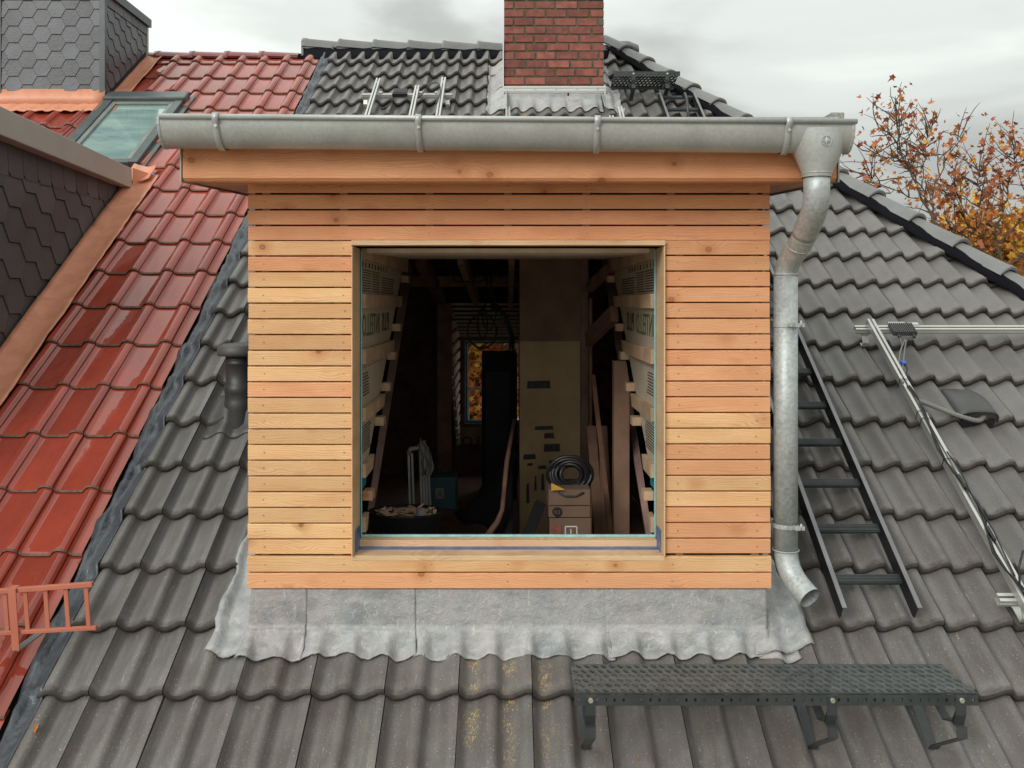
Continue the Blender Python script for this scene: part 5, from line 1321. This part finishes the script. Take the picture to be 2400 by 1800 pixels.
q = MB(); pts = [R(xv + .03, sv_ - .0, .03), R(xv - .02, sv_ - .05, .035), R(xv - .14, sv_ - .01, .05), R(xv - .25, sv_ + .04, .07), R(xv - .33, sv_ + .05, .10), R(xv - .375, sv_ - .01, .12), R(xv - .38, sv_ - .06, .13)]
cp = []
for a, b in zip(pts, pts[1:]): cp += [a.lerp(b, t / 6) for t in range(6)]
cp.append(pts[-1]); 
for _ in range(4): cp = [cp[0]] + [(cp[i - 1] + cp[i] * 2 + cp[i + 1]) / 4 for i in range(1, len(cp) - 1)] + [cp[-1]]
fine = []
for a, b in zip(cp, cp[1:]): fine += [a, (a + b) / 2]
q.tube(fine, [.0125 + (.0022 if i % 2 else 0) for i in range(len(fine))], 10); q.build('conduit', M['conduit'], RV)

# ------------------------------------------------------------------ vent pipe on the left
VP = thing('vent_pipe', 'black plastic vent pipe with a flat cap beside the left dormer wall', 'vent pipe', at(563, 985, 5.0))
bx_ = at(563, 960, 5.03); q = MB()
def lathe(mb, c, prof_, n=28):
    gr = [[Vector((c.x + r_ * cos(2 * pi * j / n), c.y + r_ * sin(2 * pi * j / n), z)) for j in range(n + 1)] for r_, z in prof_]; mb.sheet(gr)
zc = at(0, 803, 5.03).z
lathe(q, bx_, [(.083, -.78), (.083, -.60), (.085, -.59), (.085, -.555), (.083, -.55), (.083, -.505), (.086, -.50), (.086, -.46), (.079, -.455), (.079, zc - .12), (.082, zc - .118), (.082, zc - .11), (.079, zc - .108), (.082, zc - .095), (.082, zc - .088), (.079, zc - .085), (.079, zc - .05)]); q.build('pipe', M['plastic'], VP)
q = MB(); lathe(q, bx_, [(.02, zc - .07), (.122, zc - .072), (.127, zc - .055), (.122, zc - .02), (.09, zc - .006), (.03, zc), (.001, zc)]); q.build('cap', M['plastic2'], VP)
q = MB(); gr = []
for i in range(9):
    s = s_of(1020) + .35 * i / 8; gr.append([R(bx_.x - .17 + .34 * j / 16, s, roof_h(bx_.x - .17 + .34 * j / 16, s) + .012 + .045 * math.exp(-((j - 8) / 3.5) ** 2 - ((i - 4) / 2.5) ** 2)) for j in range(17)])
q.sheet(gr, R(0, 0, -.01) - R(0, 0, 0)); q.build('base_tile', M['plastic2'], VP)

# ------------------------------------------------------------------ snow guard
SG = thing('snow_guard', 'salmon painted snow guard grille at the lower left over the red tiles', 'snow guard', R(-2.08, s_of(1520), 0))
YG = 3.74
def gpt(px, py): return at(px, py, YG)
q = MB(); q.bar(gpt(-140, 1396), gpt(218, 1369), .022, .020, (0, 0, 1)); q.build('top_rail', M['salmon'], SG, bevel=.002)
q = MB(); q.bar(gpt(-140, 1491), gpt(227, 1471), .022, .016, (0, 0, 1)); q.build('bottom_rail', M['salmon'], SG, bevel=.002)
for k in range(8):
    xt = 201 - 47.5 * k; yt_ = 1371 + (201 - xt) * .075; q = MB(); q.bar(gpt(xt, yt_), gpt(xt + 7, yt_ + 98), .017, .006, (0, 1, 0)); q.build('upright', M['salmon'], SG)
q = MB(); p0 = gpt(34, 1378) - Vector((0, .018, 0)); p1 = gpt(43, 1520) + Vector((0, -.018, 0)); q.bar(p0, p1, .006 if False else .030, .006, (0, 1, 0)); q.bar(p0 + Vector((0, .0, .0)), p0 + Vector((0, .035, .004)), .030, .005); q.build('support_strap', M['salmon'], SG)
q = MB(); q.bar(p1 + Vector((0, 0, -.0)), R(p1.x + .04, s_of(1480), .02), .028, .006, (0, -ST, CT)); q.build('support_foot', M['conduit'], SG)

# ------------------------------------------------------------------ leaves on the tiles
def leaf_poly(sc, rr):
    pts = []
    for k in range(10):
        a = pi * 2 * k / 10; r_ = (1.0 if k % 2 == 0 else .5) * (1.15 if k in (0, 5) else .85) * sc * rr.uniform(.8, 1.15)
        pts.append((r_ * cos(a), r_ * sin(a)))
    return pts
for px, py_, lab in ((89, 1716, 'dry curled orange leaf lying on the lowest tiles at the bottom left'), (1494, 1780, 'tiny yellow leaf scrap on the tiles below the walkway grating')):
    x, s = RX(px, py_); q = MB(); rr = random.Random(px)
    sc = .022 if px < 200 else .008
    P = leaf_poly(sc, rr); hh = roof_h(x, s) + .006
    vs = [R(x + a * .5, s + b_ * 1.3, hh + .5 * abs(a)) for a, b_ in P] + [R(x, s, hh)]
    n = len(P); vs2 = [v + Vector((0, -.0008, .0012)) for v in vs]
    q.add(vs + vs2, [(i, (i + 1) % n, n) for i in range(n)] + [(n + 1 + n, n + 1 + (i + 1) % n, n + 1 + i) for i in range(n)]); tag(q.build('fallen_leaf', M['leaf2'], None), lab, 'leaf', 'leaves fallen on the roof')

# ------------------------------------------------------------------ trees
def tree(label, base, limbs, mats, nleaf, lsz, seed, twig=26, spread=1.0, trunk_r=.16, cat='tree', tw_len=1.0):
    rr = random.Random(seed); t = thing('autumn_tree', label, cat, base, 'autumn trees behind the roof')
    tr_ = MB(); br = MB(); ends = []
    lv = [MB() for _ in mats]
    for li, (pts, r0) in enumerate(limbs):
        pts = [Vector(p) for p in pts]; P = []
        for a, b in zip(pts, pts[1:]):
            for k in range(6): P.append(a.lerp(b, k / 6) + Vector((rr.uniform(-1, 1), rr.uniform(-1, 1), rr.uniform(-1, 1))) * .035)
        P.append(pts[-1]); n = len(P); rad = [r0 * (1 - .88 * i / n) for i in range(n)]
        (tr_ if li == 0 else br).tube(P, rad if li == 0 else [r_ * .42 for r_ in rad], 7)
        for k in range(twig):
            i = rr.randrange(n // 4 if li else n // 2, n); p = P[i]; d = (P[min(i + 1, n - 1)] - P[i - 1]).normalized()
            side = Vector((rr.gauss(0, 1), rr.gauss(0, .8), rr.gauss(.25, .8))); d2 = (d * .9 + side * .8).normalized()
            L_ = rr.uniform(.35, 1.1) * tw_len; q0 = p; tw = [p.copy()]
            for m_ in range(5):
                q0 = q0 + d2 * L_ / 5; d2 = (d2 + Vector((rr.gauss(0, .2), rr.gauss(0, .2), rr.gauss(.05, .2)))).normalized(); tw.append(q0.copy())
            br.tube(tw, [rad[i] * .4 + .004] + [.009, .008, .006, .005, .003], 4, caps=False)
            for m_ in range(nleaf):
                seg = rr.randrange(2, 6); a = tw[seg]
                ends.append(a + Vector((rr.gauss(0, .10), rr.gauss(0, .10), rr.gauss(-.03, .09))) * spread)
            if rr.random() < .5:
                e0 = tw[3]; e1 = e0 + Vector((rr.gauss(0, .3), rr.gauss(0, .3), rr.gauss(.1, .25))) * tw_len; br.tube([e0, (e0 + e1) / 2 + Vector((.02, 0, .02)), e1], [.006, .005, .003], 4, caps=False)
                for m_ in range(nleaf // 2): ends.append(e0.lerp(e1, rr.uniform(.4, 1.05)) + Vector((rr.gauss(0, .06), rr.gauss(0, .06), rr.gauss(0, .06))))
    for p in ends:
        mi = min(int(abs(rr.gauss(0, 1)) * 1.1), len(mats) - 1); sc = lsz * rr.uniform(.55, 1.25)
        ax = Vector((rr.gauss(0, 1), rr.gauss(0, 1), rr.gauss(0, 1))).normalized(); u2 = ax.orthogonal().normalized(); v2 = ax.cross(u2)
        P = leaf_poly(sc, rr); fold = rr.uniform(.1, .6)
        lv[mi].add([p + u2 * a + v2 * b_ + ax * abs(a) * fold for a, b_ in P], [tuple(range(10))])
    tr_.build('trunk', M['bark'], t); br.build('branches', M['bark'], t)
    for m_, q in zip(mats, lv):
        if q.f: q.build('crown', M[m_], t)
    return t
def Tp(px, py, Y): return at(px, py, Y)
YT = 13.0
limbsA = [([(at(2350, 900, YT).x, YT, -8.5), Tp(2330, 900, YT), Tp(2240, 610, YT)], .075),
          ([Tp(2240, 610, YT), Tp(2190, 520, YT - .2), Tp(2130, 400, YT), Tp(2095, 330, YT), Tp(2060, 300, YT + .2)], .055),
          ([Tp(2190, 520, YT), Tp(2160, 440, YT + .3), Tp(2110, 380, YT + .2), Tp(2035, 355, YT)], .035),
          ([Tp(2215, 560, YT), Tp(2180, 470, YT), Tp(2210, 380, YT + .4), Tp(2250, 320, YT + .5)], .04),
          ([Tp(2130, 400, YT), Tp(2105, 330, YT - .3), Tp(2100, 275, YT - .3)], .02),
          ([Tp(2190, 480, YT), Tp(2120, 455, YT), Tp(2060, 440, YT), Tp(2030, 410, YT)], .022),
          ([Tp(2160, 440, YT), Tp(2170, 360, YT), Tp(2182, 300, YT)], .022)]
tree('sparse autumn tree with rust leaves, nearest the gutter end', (at(2350, 900, YT).x, YT, -8.5), limbsA, ['leaf1', 'leaf2', 'leaf3'], 3, .057, 4, twig=18, tw_len=.6)
YU = 14.5
limbsB = [([(at(2420, 900, YU).x, YU, -8.5), Tp(2400, 850, YU), Tp(2330, 560, YU)], .08),
          ([Tp(2330, 560, YU), Tp(2300, 480, YU), Tp(2290, 420, YU), Tp(2300, 385, YU)], .05),
          ([Tp(2330, 560, YU), Tp(2360, 470, YU), Tp(2375, 390, YU), Tp(2380, 345, YU)], .05),
          ([Tp(2340, 580, YU), Tp(2400, 500, YU), Tp(2440, 430, YU), Tp(2470, 380, YU)], .05),
          ([Tp(2330, 590, YU), Tp(2270, 520, YU), Tp(2240, 460, YU)], .03),
          ([Tp(2340, 620, YU), Tp(2280, 560, YU), Tp(2230, 540, YU)], .03),
          ([Tp(2350, 640, YU), Tp(2420, 580, YU), Tp(2480, 520, YU)], .04)]
tree('denser autumn tree with rust and orange leaves at the right edge', (at(2420, 900, YU).x, YU, -8.5), limbsB, ['leaf1', 'leaf2', 'leaf3'], 5, .064, 9, twig=23, tw_len=.8)
YV = 16.5
limbsC = [([(at(2430, 900, YV).x, YV, -8.5), Tp(2420, 900, YV), Tp(2400, 700, YV)], .2)] + [([Tp(2400, 720, YV), Tp(2350 + dx * .6, 650, YV), Tp(2340 + dx, 560 + dy, YV + dz)], .05) for dx, dy, dz in ((-110, 50, 0), (-60, 20, .5), (-10, 0, -.3), (40, -10, .4), (90, 10, 0), (-90, 100, .3), (-30, 80, -.5), (30, 60, .5), (80, 80, 0), (0, 130, .2))]
tree('golden yellow tree low behind the hip tiles at the right edge', (at(2430, 900, YV).x, YV, -8.5), limbsC, ['leaf3', 'leaf2', 'leaf4'], 12, .095, 15, twig=38, tw_len=.9, spread=1.6)
YW = 15.0
limbsD = [([(-1.2, YW, -8.5), (-.9, YW, -4), (-.6, YW, -2.4)], .2)] + [([(-.6, YW, -3.0), (-.5 + dx * .5, YW + dz, -2.0 + dy * .4), (-.45 + dx, YW + dz, -1.4 + dy)], .05) for dx, dy, dz in ((-.7, 0, 0), (-.4, .4, .4), (0, .5, -.3), (.4, .5, 0), (.7, .1, .2), (-.5, -.4, 0), (.1, -.3, .5), (.5, -.4, 0), (0, -.8, .2))]
tree('bright orange tree seen only through the far attic window', (-1.2, YW, -8.5), limbsD, ['leaf2', 'leaf3', 'leaf1', 'leaf4'], 10, .085, 21, twig=40, tw_len=.7)
